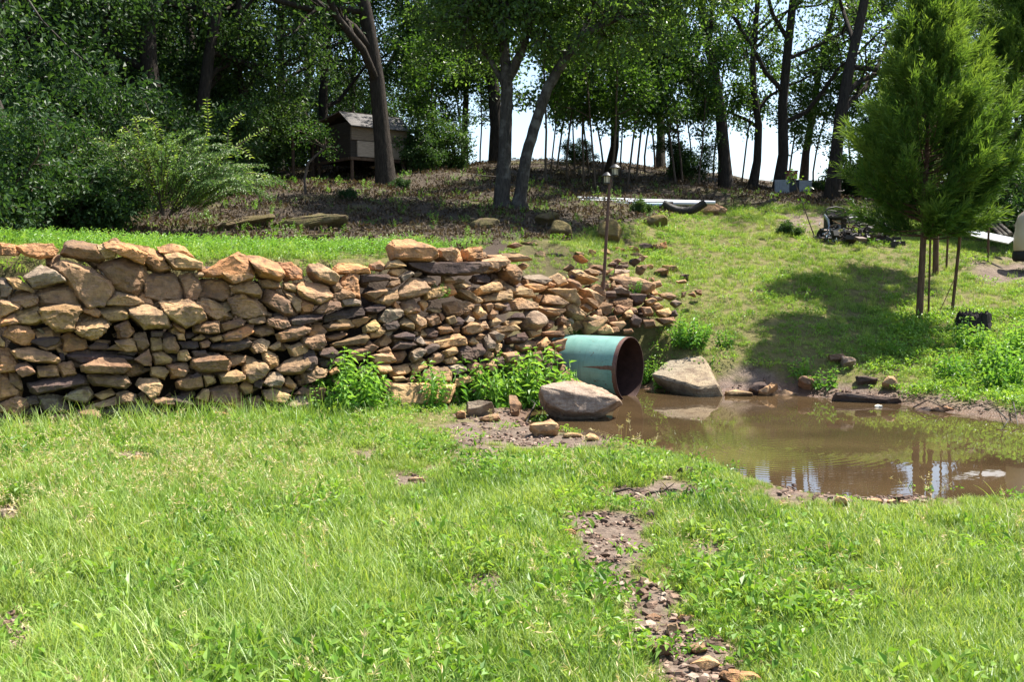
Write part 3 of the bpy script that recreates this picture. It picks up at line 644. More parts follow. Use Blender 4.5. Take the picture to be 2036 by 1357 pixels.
recs = []
sid = 100
for (ox, oy), txt in STONES.items():
    for ent in txt.replace('\n', '').split(';'):
        ent = ent.strip()
        if not ent: continue
        tk = ent.split(); code = tk[0]
        pl = np.array([[float(a) for a in q.split(',')] for q in tk[1:]]) * (10 / 6.787) + [ox, oy]
        sid += 1
        # grow a little so that neighbours touch
        cc = pl.mean(0); pl = cc + (pl - cc) * 1.09
        area = .5 * abs(np.sum(pl[:, 0] * np.roll(pl[:, 1], -1) - pl[:, 1] * np.roll(pl[:, 0], -1)))
        recs.append([code, pl, area, sid, cc])
recs.sort(key=lambda r: -r[2])
wall_recs = recs[:296]; rest = recs[296:]
made = []
def build_wall_stone(code, pl, area, sd_, cc, name):
    pos, n = on_face(*cc)
    tocam = CAM - pos; tocam /= np.linalg.norm(tocam)
    k = .45 if cc[0] < 1190 else .75
    nn = n * (1 - k) + tocam * k
    base = BASEC.get(code, code)
    rng = np.random.default_rng(sd_)
    lie = (cc[0] > 1190 and cc[1] < 558) or (cc[0] > 1045 and cc[1] < 507)
    if lie:      # loose on the slope: half sunk in the ground
        pos = ground(cc[0], cc[1] + np.ptp(pl[:, 1]) * .3, 12.0) + np.array([0, 0, .02]); tocam = CAM - pos; tocam /= np.linalg.norm(tocam); nn = tocam * .6 + np.array([0, 0, .4])
    kw = dict(fr=rng.uniform(.18, .42), push=rng.uniform(-.06, .07))
    if area > 900: kw['subs'] = 3
    if lie: kw.update(push=-.02, fr=.3)
    if code == 'D': kw.update(fr=.22, tilt=-.15)
    if code == 'B': kw.update(fr=.2, plateau=.82, tilt=.1)
    if code == 'R': kw.update(fr=.55, smooth=1.0)
    if code in 'LT' and code == 'L': kw.update(fr=.5, plateau=.9, push=.16, tilt=0.0)
    if code == 'O': kw.update(fr=.45, tilt=.5, push=.02)
    o, c, w, h = place_rock(name, pl, nn, pos, sd_, STONE_COL[base], depth_k=.95 if code != 'L' else 1.6, **kw)
    return o, c
for code, pl, area, sd_, cc in wall_recs:
    o, c = build_wall_stone(code, pl, area, sd_, cc, 'wall_stone')
    made.append((o, code, pl, area, cc))
# the little chips between them: past three hundred of a kind, one mass
objs = []
for code, pl, area, sd_, cc in rest:
    o, c = build_wall_stone(code, pl, area, sd_, cc, 'chip'); objs.append(o)
rg = np.random.default_rng(4321)
for k in range(420):
    i = int(rg.uniform(40, 545)); j = int(rg.uniform(8, 82)); p = SG[i, j]; n = SGn[i, j]
    x_, y_ = project(p)
    if x_ < -60 or (x_ > 1105 and y_ > 640) or x_ > 1300: continue
    r = rg.uniform(.05, .12); m_ = int(rg.integers(5, 8)); a = np.sort(rg.uniform(0, 6.283, m_)) ; o2 = np.stack([np.cos(a) * r * rg.uniform(1, 1.7), np.sin(a) * r * rg.uniform(.6, 1)], 1)
    if np.ptp(o2[:, 0]) < .05 or np.ptp(o2[:, 1]) < .04: continue
    m = rock_mesh('chip', o2, r, .4, 5000 + k, STONE_COL[rg.choice(list('tbbddgy'))], subs=1)
    o = obj('chip', m, M_STONE); e1 = np.cross([0, 0, 1.0], n); e1 /= np.linalg.norm(e1); e2 = np.cross(n, e1)
    M = Matrix(((e1[0], e2[0], n[0]), (e1[1], e2[1], n[1]), (e1[2], e2[2], n[2]))).to_4x4(); M.translation = Vector(p - n * rg.uniform(.07, .16)); o.matrix_world = M; objs.append(o)
bm = bmesh.new(); cols = []
for o in objs:
    n0 = len(bm.verts); me = o.data; me.transform(o.matrix_world); bm.from_mesh(me)
jm = bpy.data.meshes.new('rubble'); bm.to_mesh(jm); bm.free()
for o in objs:
    me = o.data; bpy.data.objects.remove(o); bpy.data.meshes.remove(me)
jm.materials.clear(); jm.materials.append(M_STONE)
tag(obj('rubble', jm), 'small stone chips wedged between the wall stones and scattered down the slope', kind='stuff')

# labels: size, colour, shape, then where in the wall, counted where several read alike
CW = {'o': 'orange', 't': 'tan', 'b': 'brown', 'y': 'yellowish', 'd': 'dark', 'g': 'grey'}
ORD = ['', 'second', 'third', 'fourth', 'fifth', 'sixth', 'seventh', 'eighth', 'ninth', 'tenth', 'eleventh', 'twelfth', 'thirteenth', 'fourteenth', 'fifteenth']
NUM = ['zero', 'one', 'two', 'three', 'four', 'five', 'six', 'seven', 'eight', 'nine', 'ten', 'eleven', 'twelve', 'thirteen', 'fourteen', 'fifteen']
FBx, FBy = project(FB); FTx, FTy = project(FT)
buckets = {}
for o, code, pl, area, cc in made:
    x, y = cc; base = BASEC.get(code, code)
    fr_ = (y - np.interp(x, FTx, FTy)) / (np.interp(x, FBx, FBy) - np.interp(x, FTx, FTy))
    if x > 1190: fr_ = (y - 475) / 190
    w, h = np.ptp(pl[:, 0]), np.ptp(pl[:, 1]); asp = w / h
    shp = 'long flat' if asp > 2.3 else 'flat' if asp > 1.5 else 'upright' if asp < .75 else 'blocky'
    size = 'large ' if area > 3000 else 'small ' if area < 750 else ''
    row = 'top row' if fr_ < .13 else 'upper part' if fr_ < .38 else 'mid-height' if fr_ < .62 else 'lower part' if fr_ < .85 else 'foot'
    sec = ('wall end at picture edge' if x < 200 else 'wall left of big weed' if x < 610 else 'wall above big weed' if x < 775 else 'wall under dark ledge slab' if x < 1000
           else 'wall left of lamp post' if x < 1190 else 'rubble right of lamp post')
    o['category'] = 'stone'; o['group'] = 'stones of the dry stone wall'
    if code in STONE_LABEL: o['label'] = STONE_LABEL[code]; continue
    buckets.setdefault((size + CW[base] + ' ' + shp, row, sec), []).append((x, y, o))
for (d, row, sec), lst in buckets.items():
    lst.sort(key=lambda t: t[0])
    for i, (x, y, o) in enumerate(lst):
        if len(lst) == 1: o['label'] = f'{d} stone, {row}, {sec}'
        elif i == 0: o['label'] = f'leftmost of {NUM[len(lst)]} {d} stones, {row}, {sec}'
        else: o['label'] = f'{ORD[i]} from left, {NUM[len(lst)]} {d} stones, {row}, {sec}'

# ------------------------------------------------------------------ boulders and stones lying about on the ground
LOOSE = [
 # code, outline, fr, label
 ('w', [(1068,782),(1085,764),(1130,754),(1175,758),(1205,774),(1240,799),(1236,806),(1195,818),(1180,832),(1120,834),(1082,814)], .35, 'boulder', 'large pink-topped boulder standing in the water against the green pipe'),
 ('s', [(1298,756),(1330,728),(1410,718),(1420,746),(1442,785),(1402,791),(1362,776)], .12, 'slab', 'large flat grey-tan slab leaning on the bank beside the pipe mouth'),
 ('t', [(1052,852),(1062,840),(1095,832),(1112,850),(1108,866),(1068,868)], .4, 'stone', 'tan block at the water edge in front of the pink-topped boulder'),
 ('y', [(1118,862),(1135,857),(1158,862),(1160,871),(1120,872)], .25, 'stone', 'pale low stone on the sand just right of the tan water-edge block'),
 ('y', [(1162,868),(1172,857),(1190,866),(1192,877),(1166,878)], .25, 'stone', 'small pale stone at the grass edge below the pink-topped boulder'),
 ('b', [(1012,785),(1026,784),(1038,806),(1030,826),(1014,828)], .3, 'stone', 'upright reddish-brown stone at the corner of the pool beside the weeds'),
 ('b', [(953,835),(972,822),(990,820),(996,834),(965,840)], .35, 'stone', 'brown wedge stone lying on the sand below the weeds'),
 ('o', [(906,824),(918,812),(926,818),(926,832),(908,834)], .35, 'stone', 'small orange stone at the foot of the weeds left of the sand'),
 ('g', [(925,808),(960,802),(985,818),(950,828),(930,828)], .1, 'slab', 'flat grey slab lying on the sand under the leafy weeds'),
 ('b', [(1585,762),(1594,745),(1612,744),(1622,762),(1612,776),(1596,772)], .4, 'stone', 'reddish-brown block on the far bank above the waterline'),
 ('t', [(1440,782),(1462,774),(1494,778),(1498,787),(1450,790)], .15, 'stone', 'pale flat wet stone at the waterline right of the leaning slab'),
 ('d', [(1486,778),(1498,757),(1520,756),(1530,770),(1505,784)], .3, 'stone', 'dark split stone at the waterline beside the pale flat stone'),
 ('t', [(1506,785),(1535,760),(1548,768),(1524,788)], .2, 'stone', 'tan sliver leaning on the dark split stone at the waterline'),
 ('t', [(1526,778),(1560,772),(1592,782),(1570,790),(1530,790)], .12, 'stone', 'low flat tan rock ledge at the far waterline'),
 ('d', [(1700,748),(1725,744),(1746,750),(1744,764),(1705,766)], .3, 'stone', 'dark rectangular stone on the shaded far bank'),
 ('t', [(1752,766),(1765,745),(1776,745),(1790,770),(1782,774)], .35, 'stone', 'pale pointed stone in the shade on the far bank'),
 ('b', [(1645,712),(1665,702),(1680,708),(1672,722),(1650,724)], .25, 'stone', 'flat brown stone half hidden in shaded grass under the cedar'),
 ('g', [(1672,716),(1690,708),(1702,714),(1700,728),(1674,734)], .25, 'stone', 'flat grey stone beside the brown one in the cedar shade'),
 ('t', [(1812,772),(1830,768),(1846,774),(1838,780),(1815,778)], .2, 'stone', 'small pale flat stone on the grassy far bank'),
 ('W', [(1737,808),(1745,803),(1756,807),(1752,812),(1740,812)], .5, 'stone', 'small white stone poking out of the pool near the far shore'),
 ('d', [(1654,788),(1700,784),(1770,792),(1795,800),(1770,806),(1700,802),(1656,797)], .1, 'ledge', 'long dark ledge of wet flat rock along the far waterline'),
 ('d', [(1808,818),(1830,808),(1850,806),(1858,816),(1830,824)], .2, 'stone', 'dark wet stone at the far shore where the red mud begins'),
 ('b', [(1846,812),(1880,802),(1900,812),(1870,820)], .15, 'stone', 'flat brown stone at the foot of the red mud bank'),
 ('y', [(1440,928),(1450,917),(1478,917),(1484,930),(1462,934)], .3, 'stone', 'pale rounded stone at the near shore of the pool'),
 ('d', [(1346,938),(1356,926),(1378,926),(1384,942),(1364,948)], .4, 'stone', 'dark clod-like stone in the grass on the near side of the pool'),
 ('t', [(1498,945),(1506,930),(1522,936),(1528,948),(1510,950)], .3, 'stone', 'tan stone in the grass just right of the pale rounded stone'),
 ('b', [(1535,970),(1560,962),(1572,974),(1550,984)], .2, 'stone', 'flat brown stone on the near shore left of the pale row'),
 ('y', [(1652,970),(1664,954),(1682,958),(1690,974),(1668,978)], .35, 'stone', 'pale domed stone at the near waterline'),
 ('y', [(1762,968),(1778,959),(1804,964),(1808,974),(1775,976)], .3, 'stone', 'pale cream stone at the near waterline right of the domed one'),
 ('t', [(1680,992),(1690,982),(1706,988),(1700,998),(1686,998)], .3, 'stone', 'small tan stone in the grass behind the near waterline'),
 ('t', [(1715,966),(1745,958),(1758,968),(1730,974)], .2, 'stone', 'flat tan stone between the domed and the cream stones'),
 ('y', [(1812,976),(1860,970),(1870,980),(1830,986)], .2, 'stone', 'low pale stone at the right end of the near waterline row'),
 ('o', [(1122,1058),(1132,1046),(1148,1062),(1140,1076),(1128,1074)], .35, 'stone', 'orange pointed stone beside the bare earth patch in the lawn'),
 ('d', [(1280,1028),(1290,1010),(1300,1012),(1302,1028),(1288,1034)], .4, 'stone', 'dark stone in the lawn right of the bare earth patch'),
 ('b', [(1240,1168),(1258,1160),(1274,1172),(1262,1186),(1246,1182)], .3, 'stone', 'brown stone at the head of the second bare patch'),
 ('b', [(1282,1224),(1300,1216),(1316,1224),(1312,1240),(1290,1240)], .35, 'stone', 'brown stone among the broken rock in the lowest bare patch'),
 ('o', [(1345,1232),(1352,1220),(1380,1222),(1378,1238),(1358,1244)], .35, 'stone', 'flat reddish stone on top of the lowest bare patch'),
 ('t', [(1322,1262),(1328,1238),(1346,1236),(1350,1258),(1336,1270)], .3, 'stone', 'pinkish upright stone below the flat reddish stone'),
 ('b', [(1292,1290),(1330,1276),(1340,1300),(1310,1312)], .25, 'stone', 'brown flat stone at the left side of the lowest bare patch'),
 ('b', [(1360,1290),(1396,1272),(1410,1292),(1380,1304)], .25, 'stone', 'brown flat stone in the middle of the lowest bare patch'),
 ('t', [(1370,1320),(1410,1300),(1432,1322),(1396,1340)], .25, 'stone', 'tan flat stone near the bottom of the lowest bare patch'),
 ('o', [(1425,1345),(1440,1328),(1500,1334),(1512,1352),(1460,1364)], .3, 'stone', 'orange slab at the bottom of the lowest bare patch'),
 ('o', [(884,1338),(900,1324),(930,1332),(928,1350),(896,1352)], .35, 'stone', 'orange stone half sunk in the front lawn near the picture bottom'),
 ('o', [(248,912),(268,902),(296,908),(300,922),(262,926)], .2, 'stone', 'low orange stone in the tall grass in front of the wall'),
 ('t', [(810,952),(826,946),(842,950),(846,958),(820,960)], .2, 'stone', 'flat pinkish stone in the lawn in front of the big weed'),
 ('g', [(0,1024),(14,1008),(34,1014),(36,1034),(8,1040)], .25, 'stone', 'grey stone in the tall grass at the picture edge'),
 # on the wooded bank
 ('m', [(1185,478),(1190,440),(1205,424),(1222,430),(1236,462),(1232,480)], .3, 'boulder', 'tan boulder standing in the eroded bank behind the lamp post'),
 ('m', [(1090,470),(1098,445),(1118,438),(1135,452),(1140,474)], .3, 'boulder', 'mossy boulder in the bank right of the twin trunks'),
 ('m', [(1060,440),(1080,424),(1104,422),(1116,438),(1090,448)], .2, 'boulder', 'flat grey rock at the roots of the leaning trunk'),
 ('m', [(1270,446),(1285,428),(1318,424),(1330,438),(1300,450)], .2, 'boulder', 'low brown rock in the bank under the white pipes'),
 ('m', [(410,452),(440,438),(500,424),(545,418),(550,430),(480,448),(430,458)], .2, 'boulder', 'long mossy rock ledge on the bank behind the arching shrub'),
 ('m', [(530,450),(570,434),(640,424),(695,430),(688,444),(600,456)], .18, 'boulder', 'broad moss-covered rock hump on the bank below the shed'),
 ('m', [(560,478),(620,462),(660,466),(640,484)], .18, 'boulder', 'small mossy rock at the foot of the bank'),
 ('m', [(930,440),(960,428),(996,436),(984,452),(940,454)], .2, 'boulder', 'mossy rock just left of the twin trunks'),
 ('t', [(1388,424),(1395,404),(1420,402),(1446,416),(1440,426)], .25, 'boulder', 'smooth pale mound of rock at the end of the black corrugated pipe'),
]
LOOSE_COL = dict(STONE_COL, w=(.31,.232,.18), s=(.26,.22,.17), W=(.72,.66,.58), m=(.15,.125,.055))
for i, (code, pl, fr_, nm, lab) in enumerate(LOOSE):
    pl = np.array(pl, float)
    if pl[0, 0] > 1530 and pl[0, 1] > 940 and pl[0, 1] < 1000: pl[:, 1] += 30
    cx = pl[:, 0].mean(); yb = pl[:, 1].max()
    on_pool = lab.startswith(('large pink', 'small white'))
    g = on_water(cx, yb - 2) if on_pool else ground(cx, yb)
    hpx = np.ptp(pl[:, 1])
    up = .3 if code == 'w' else .55 if code in 's' or nm in ('slab', 'ledge') else .4
    cen = g + np.array([0, .02, 0]) + np.array([0, 0, hpx / F * g[1] * .5])
    if code == 's': up = .75; cen = ground(cx, 756) + np.array([0, 0, .03])
    nn = (CAM - cen) * [1, 1, 0]; nn /= np.linalg.norm(nn); nn = nn * (1 - up) + np.array([0, 0, up])
    kw = dict(fr=fr_, smooth=.6 if code in 'wmWy' else 0.0, detail=.07, push=-.02)
    if code == 'w': kw.update(plateau=.93, ridge=.0, fr=.5, tilt=0, subs=3, detail=.05, smooth=.12)
    if code == 's': kw.update(plateau=.9, tilt=0, subs=3, detail=.03, push=.03)
    o, c, w, h = place_rock('loose_' + nm if nm != 'ledge' else 'rock_ledge', pl, nn, cen, 900 + i, LOOSE_COL[code], depth_k=.16 if code == 's' else .7, **kw)
    tag(o, lab, 'boulder' if nm == 'boulder' else 'stone', 'loose rocks around the pool and bank')
# ------------------------------------------------------------------ plant materials
M_OAK = leaf_mat('oak_leaf_shaded', (.016, .042, .013), (.040, .088, .025), (.10, .17, .045), trans=.46, rough=.5, spec=.3)  # oak leaf with the shade of the left-hand wood put into its colour
M_OAK_LIT = leaf_mat('oak_leaf_lit', (.035, .075, .02), (.088, .165, .04), (.19, .30, .075), trans=.56, rough=.38, spec=.5)  # same oak leaf, colour lightened for the brighter trees further right
M_SAP = leaf_mat('sapling_leaf', (.03, .075, .015), (.065, .14, .025), (.15, .24, .05), trans=.48, rough=.4, spec=.45)
M_BUSH = leaf_mat('bush_leaf', (.018, .048, .014), (.042, .095, .026), (.115, .19, .05), trans=.42, rough=.48, spec=.32)
M_SHRUB = leaf_mat('arching_leaf', (.05, .11, .03), (.125, .225, .05), (.33, .42, .08), trans=.48, rough=.45, spec=.3)
M_WEED = leaf_mat('weed_leaf', (.05, .13, .022), (.13, .29, .045), (.27, .44, .09), trans=.42, rough=.42, spec=.4)
M_CEDAR = leaf_mat('cedar_spray', (.028, .070, .014), (.080, .155, .028), (.19, .28, .055), trans=.4, rough=.6, spec=.2)
M_GRASS = leaf_mat('grass_blade', (.06, .135, .022), (.195, .312, .05), (.38, .46, .14), trans=.42, rough=.45, spec=.35, patch=1.1, tmul=(1.25, 1.2, .55))
M_TALL = leaf_mat('tall_grass_blade', (.10, .20, .028), (.21, .34, .06), (.42, .50, .17), trans=.4, rough=.4, spec=.4, patch=.7)
M_COVER = leaf_mat('ground_cover_leaf', (.06, .15, .02), (.16, .30, .04), (.31, .44, .09), trans=.4, rough=.45, spec=.35, patch=.9)
M_STRAW = leaf_mat('straw_stalk', (.30, .25, .10), (.45, .38, .18), (.62, .53, .30), trans=.25, rough=.6, spec=.2)
def bark_mat(name, c1, c2, lich=None):
    m, nt, out = new_mat(name); o = world_pos(nt)
    mp = nt.nodes.new('ShaderNodeMapping'); mp.inputs['Scale'].default_value = (16, 16, 3); nt.links.new(o, mp.inputs[0])
    n = noise_n(nt, 1.5, 6, .7, mp.outputs[0])
    col = ramp(nt, n, [(.3, c1), (.7, c2)])
    if lich: col = mixc(nt, ramp(nt, noise_n(nt, 3, 4, .6, o), [(.5, (0, 0, 0)), (.62, (.8, .8, .8))]), col, lich)
    principled(nt, out, col, .95, .15, 0, bump(nt, n, .9, .05)); return m
M_BARK = bark_mat('oak_bark', (.020, .017, .015), (.072, .058, .047))
M_BARKG = bark_mat('grey_bark', (.028, .024, .02), (.095, .082, .07), (.15, .14, .12))
M_TWIG = bark_mat('twig_bark', (.06, .045, .035), (.17, .13, .10))
M_CBARK = bark_mat('cedar_bark', (.06, .035, .022), (.19, .115, .075))

# ------------------------------------------------------------------ trees
def norm(v): return v / (np.linalg.norm(v) + 1e-9)
def limb(rng, p, d, L, r, lev, tubes, anch, wander=.22, lift=.06, kids=(9, 4, 3), maxlev=3, a0=.35, shrink=.58, end=.35):
    n = 7 if lev == 0 else 5
    pts = [np.array(p, float)]; dd = norm(np.array(d, float)); dirs = [dd]
    for i in range(n):
        dd = norm(dd + rng.normal(size=3) * wander * (.5 if lev == 0 else 1) + np.array([0, 0, lift if lev < 2 else -.03]))
        pts.append(pts[-1] + dd * L / n); dirs.append(dd)
    pts = np.array(pts); rad = np.linspace(r, r * (.5 if lev == 0 else end), n + 1)
    tubes.append((pts, rad, lev))
    if lev >= maxlev - 1:
        for k in range(1, n + 1): anch.append((pts[k], dirs[k]))
    if lev < maxlev:
        k = kids[min(lev, len(kids) - 1)]
        for j in range(k):
            t = a0 + (1 - a0) * (j + rng.uniform(.2, .9)) / k if lev == 0 else rng.uniform(.25, 1.0)
            i = min(n - 1, int(t * n)); q = pts[i] * (1 - (t * n - i)) + pts[i + 1] * (t * n - i)
            dd = dirs[i + 1]; side = norm(np.cross(dd, unit(1, rng)[0]))
            ang = R(rng.uniform(38, 72)); c = dd * math.cos(ang) + side * math.sin(ang)
            limb(rng, q, c, L * shrink * rng.uniform(.7, 1.15), rad[i] * .55, lev + 1, tubes, anch, wander * 1.15, lift, kids, maxlev, a0, shrink, end)

def trunk_mesh(tubes, name, thick_lev=9, minr=.006):
    mb = MB()
    for pts, rad, lev in tubes:
        if lev > thick_lev: continue
        mb.tube(pts, np.maximum(rad, minr), n=(10, 6, 4, 3)[min(lev, 3)], cap=False)
    return mb.mesh(name, smooth=True)
def crown_mesh(rng, anch, name, per, spread, L, W, zmin=None, upb=.6):
    A = np.array([a for a, d in anch]); D = np.array([d for a, d in anch])
    if zmin is not None:
        k = A[:, 2] > zmin; A, D = A[k], D[k]
    i = rng.integers(0, len(A), int(per * len(A))); n = len(i)
    p = A[i] + rng.normal(size=(n, 3)) * spread * [1, 1, .75]
    d = norm_rows(D[i] * .5 + unit(n, rng) + [0, 0, -.15]); nr = unit(n, rng) + [0, 0, upb]
    cl = rng.normal(.45, .14, len(A))[i]
    mb = MB(); s = rng.uniform(.65, 1.25, n)
    mb.leaves(p, d, nr, L * s, W * s, np.clip(cl + rng.normal(0, .13, n), 0, 1), droop=.1)
    return mb.mesh(name)
def norm_rows(v): return v / (np.linalg.norm(v, axis=1, keepdims=True) + 1e-9)

OAK = []; OAKT = []
for k, (Ht, r, a0, lean) in enumerate([(13, .20, .26, .02), (14, .16, .30, .06), (12, .145, .24, .10), (13, .27, .30, .03), (12.5, .12, .34, .05), (13.5, .165, .22, .08)]):
    rng = np.random.default_rng(300 + k)
    tb, an = [], []
    limb(rng, (0, 0, -.3), (lean, rng.uniform(-.05, .05), 1), Ht * .72, r, 0, tb, an, wander=.20, lift=.05, kids=(10, 4, 3), a0=a0, shrink=.43)
    t0 = tb[0]; t0[1][0] *= 1.4; t0[1][1] *= 1.05
    tm_ = trunk_mesh(tb, 'oak_trunk'); OAK.append((tm_, crown_mesh(rng, an, 'oak_crown', 25, .28, .118, .07))); OAKT.append((tm_, crown_mesh(rng, an, 'oak_crown', 5.5, .25, .13, .078)))
def add_tree(kind, pair, mats, loc, rz, sc, label, cat, group, cname='crown'):
    t = empty(kind, loc, rz); t.scale = (sc, sc, sc) if np.isscalar(sc) else sc
    tag(t, label, cat, group)
    obj('trunk', pair[0], mats[0], t); obj(cname, pair[1], mats[1], t); return t

# the big oaks of the wood: column in the photo, metres away, build, size
TREES = [(88,19.5,1,1.0,'g'),(322,26,3,.95,'d'),(398,27,0,.95,'d'),(232,24,4,.9,'d'),(478,29,2,1,'d'),(640,34,5,1,'d'),(772,27.0,0,1.2,'d'),(925,35,4,1,'d'),(988,34.5,0,1.15,'d'),
 (1205,33,2,1,'d'),(1310,36,1,.95,'g'),(1441,32.5,0,1,'d'),(1490,33.5,2,.95,'d'),(1541,32.5,5,1.05,'d'),(1592,37.5,1,.9,'d'),
 (1648,29.5,0,.98,'g'),(1850,37,2,1,'d'),(1985,35,5,1,'d'),(2110,33,1,1,'d'),(-70,20,0,.95,'d'),(30,24,2,1,'d'),(150,31,5,1,'d'),(560,36,1,1,'d'),(705,38,4,1,'d'),
 (-200,26,3,1,'d'),(250,38,0,1,'d'),(430,39,3,1,'d'),(60,38,4,1,'d'),(590,42,0,1,'d'),(340,45,5,1.05,'d'),(140,46,2,1.05,'d'),(500,48,2,1.1,'d'),(680,46,1,1.1,'d'),(-100,40,5,1.1,'d'),(2150,36,3,1,'d'),(1930,39,0,1,'d')]
TREES.sort(key=lambda t: t[0])
vis = [t for t in TREES if t[1] <= 37.6 and 0 <= t[0] <= 2036]
SPEC = {88: 'oak with a stout leaning trunk behind the bushes at the picture edge', 772: 'oak whose stout dark trunk stands just right of the wooden shed', 1648: 'oak with a broad grey trunk beside the cedars and metal panels',
 1541: 'tall oak forking high above the metal panels in the bright gap', 988: 'oak with a wide black trunk behind the twin trunks', 925: 'slim oak on the ridge in the bright gap left of the twin trunks',
 1441: 'oak with a dark flared trunk on the ridge above the corrugated pipe'}
def landmark(px):
    for lim, s in ((330, 'deep in the wood behind the arching shrub'), (560, 'in the dark wood left of the shed'), (760, 'in the wood behind the shed'), (1000, 'on the ridge left of the twin trunks'), (1220, 'behind the lamp post and saplings'),
                   (1430, 'on the ridge above the white pipes'), (1560, 'in the bright gap above the metal panels'), (1700, 'between metal panels and cedar'), (9999, 'behind the cedars')):
        if px < lim: return s
tl = {}
for t in TREES:
    if t[0] not in SPEC:
        tl.setdefault((('distant ' if t[1] > 37.6 else '') + 'oak', landmark(t[0])), []).append(t)
lab_of = {}
for (kd, lm), lst in tl.items():
    for i, t in enumerate(lst):
        lab_of[t[0]] = (f'{kd} {lm}' if len(lst) == 1 else f'leftmost of {NUM[len(lst)]} {kd}s {lm}' if i == 0 else f'{ORD[i]} from left of {NUM[len(lst)]} {kd}s {lm}')
for k, (px, Y, v, s, b) in enumerate(TREES):
    g = foot(px, Y); rz = (k * 2.399) % 6.283
    add_tree('oak_tree', (OAKT if 765 < px < 1800 else OAK)[v], (M_BARKG if b == 'g' else M_BARK, M_OAK_LIT if px > 830 else M_OAK), g, rz, s, SPEC.get(px, lab_of.get(px)), 'tree', 'oaks of the wood on the bank')

# the two trees in front: an upright forked trunk and one leaning away from it
def path_tree(name, base, stems, seed, label, mats, per, spread, L, W, kids=5, blen=1.5, zmin=2.2):
    """stems: lists of (dx, dy, z, radius) from the base; leafy side branches grow on their upper part"""
    rng = np.random.default_rng(seed); tb, an = [], []
    for st in stems:
        st = np.array(st, float); pts = st[:, :3]
        # densify
        tt = np.linspace(0, len(st) - 1, 5 * (len(st) - 1) + 1); ii = np.minimum(tt.astype(int), len(st) - 2); ff = (tt - ii)[:, None]
        q = st[ii] * (1 - ff) + st[ii + 1] * ff; q[1:, :2] += rng.normal(size=(len(q) - 1, 2)) * .008
        tb.append((q[:, :3], q[:, 3], 0))
        cand = [i for i in range(1, len(q)) if q[i, 2] > zmin]
        for i in cand:
            for j in range(kids if i > cand[0] else 2):
                dd = norm(q[i, :3] - q[i - 1, :3]); side = norm(np.cross(dd, unit(1, rng)[0])); ang = R(rng.uniform(45, 85))
                limb(rng, q[i, :3], dd * math.cos(ang) + side * math.sin(ang), blen * rng.uniform(.5, 1.2), max(.012, q[i, 3] * .33), 1, tb, an, wander=.25, lift=.04, kids=(0, 4, 3), maxlev=3, shrink=.55)
    t = empty(name, base); tag(t, label, 'tree', 'twin trees on the edge of the bank')
    obj('trunk', trunk_mesh(tb, 'trunk'), mats[0], t)
    obj('crown', crown_mesh(rng, an, 'crown', per, spread, L, W), mats[1], t); return t
YT = 23.0; s_ = YT / F
gA = ground(1000, 412); YT = gA[1]; s_ = YT / F
def off(px, py, b): return ((px - b[0]) * s_, (b[1] - py) * s_)
def stem(pts, b):
    out = []
    for px, py, r, dy in pts:
        a, z = off(px, py, b); out.append((a, dy, z, r * s_))
    return out
bA = (1002, 414); bB = (1034, 414)
path_tree('forked_tree', gA, [stem([(1002,424,26,0),(1000,400,17,0),(1006,300,13.5,0),(1009,215,12.5,0),(1010,165,12,0),(1003,80,9,.1),(998,0,7,.3),(990,-80,5,.5),(985,-150,3,.5)], bA),
  stem([(1010,170,10,0),(1035,120,9,-.1),(1055,60,8,-.3),(1062,-10,6.5,-.4),(1075,-100,4,-.5)], bA),
  stem([(1008,180,7,0),(975,120,5,.3),(930,60,4,.5),(900,0,3,.6)], bA)], 41, 'forked tree with a straight grey-brown trunk at the edge of the bank', (M_BARKG, M_OAK_LIT), 3.6, .20, .115, .07, kids=2, blen=1.6, zmin=3.6)
gB = gA + np.array([(bB[0] - bA[0]) * s_, -.05, -.02])
path_tree('leaning_tree', gB, [stem([(1034,424,21,0),(1036,390,13.5,0),(1048,310,11.5,0),(1072,230,11,0),(1090,180,10.5,0),(1135,105,9.5,0),(1160,80,8.5,-.1),(1225,50,7,-.3),(1290,15,5.5,-.5),(1350,-40,4,-.6)], bB),
  stem([(1150,88,5.5,0),(1180,20,4.5,.3),(1200,-60,3,.4)], bB)], 42, 'tree leaning to the right with mottled bark, beside the forked one', (M_BARKG, M_OAK_LIT), 3.6, .20, .115, .07, kids=2, blen=1.3, zmin=3.9)

# saplings
SAPL = []
for k in range(5):
    rng = np.random.default_rng(500 + k); tb, an = [], []
    limb(rng, (0, 0, -.1), (rng.uniform(-.08, .08), 0, 1), 4.4, .032, 0, tb, an, wander=.12, lift=.05, kids=(11, 3, 2), maxlev=2, a0=.30, shrink=.28)
    SAPL.append((trunk_mesh(tb, 'sapling_trunk', minr=.006), crown_mesh(rng, an, 'sapling_crown', 15, .17, .11, .065)))
SAP_AT = [(838,33),(858,34),(880,31),(893,35),(918,35.5),(955,35),(830,36),(1092,31),(1106,33),(1127,29.5),(1142,32),(1158,28.5),(1170,33),(1183,28),(1196,31),(1232,32),(1262,30),(1280,34),
 (1300,35.5),(1330,33),(1342,30),(1355,31.5),(1372,33),(1385,31),(1415,34),(1470,35),(1562,35),(1612,35),(1690,34),(1085,28),(1212,27.5),(1245,29)]
cnt = len(SAP_AT); SAP_AT.sort()
SECS = [(900, 'on the ridge right of the shed'), (1000, 'on the ridge behind the forked trunk'), (1190, 'just right of the leaning trunk'), (1260, 'behind the lamp post'), (1400, 'on the bank above the white pipes'), (9999, 'on the ridge by the metal panels')]
sb = {}
for px, Y in SAP_AT: sb.setdefault(next(s for l, s in SECS if px < l), []).append(px)
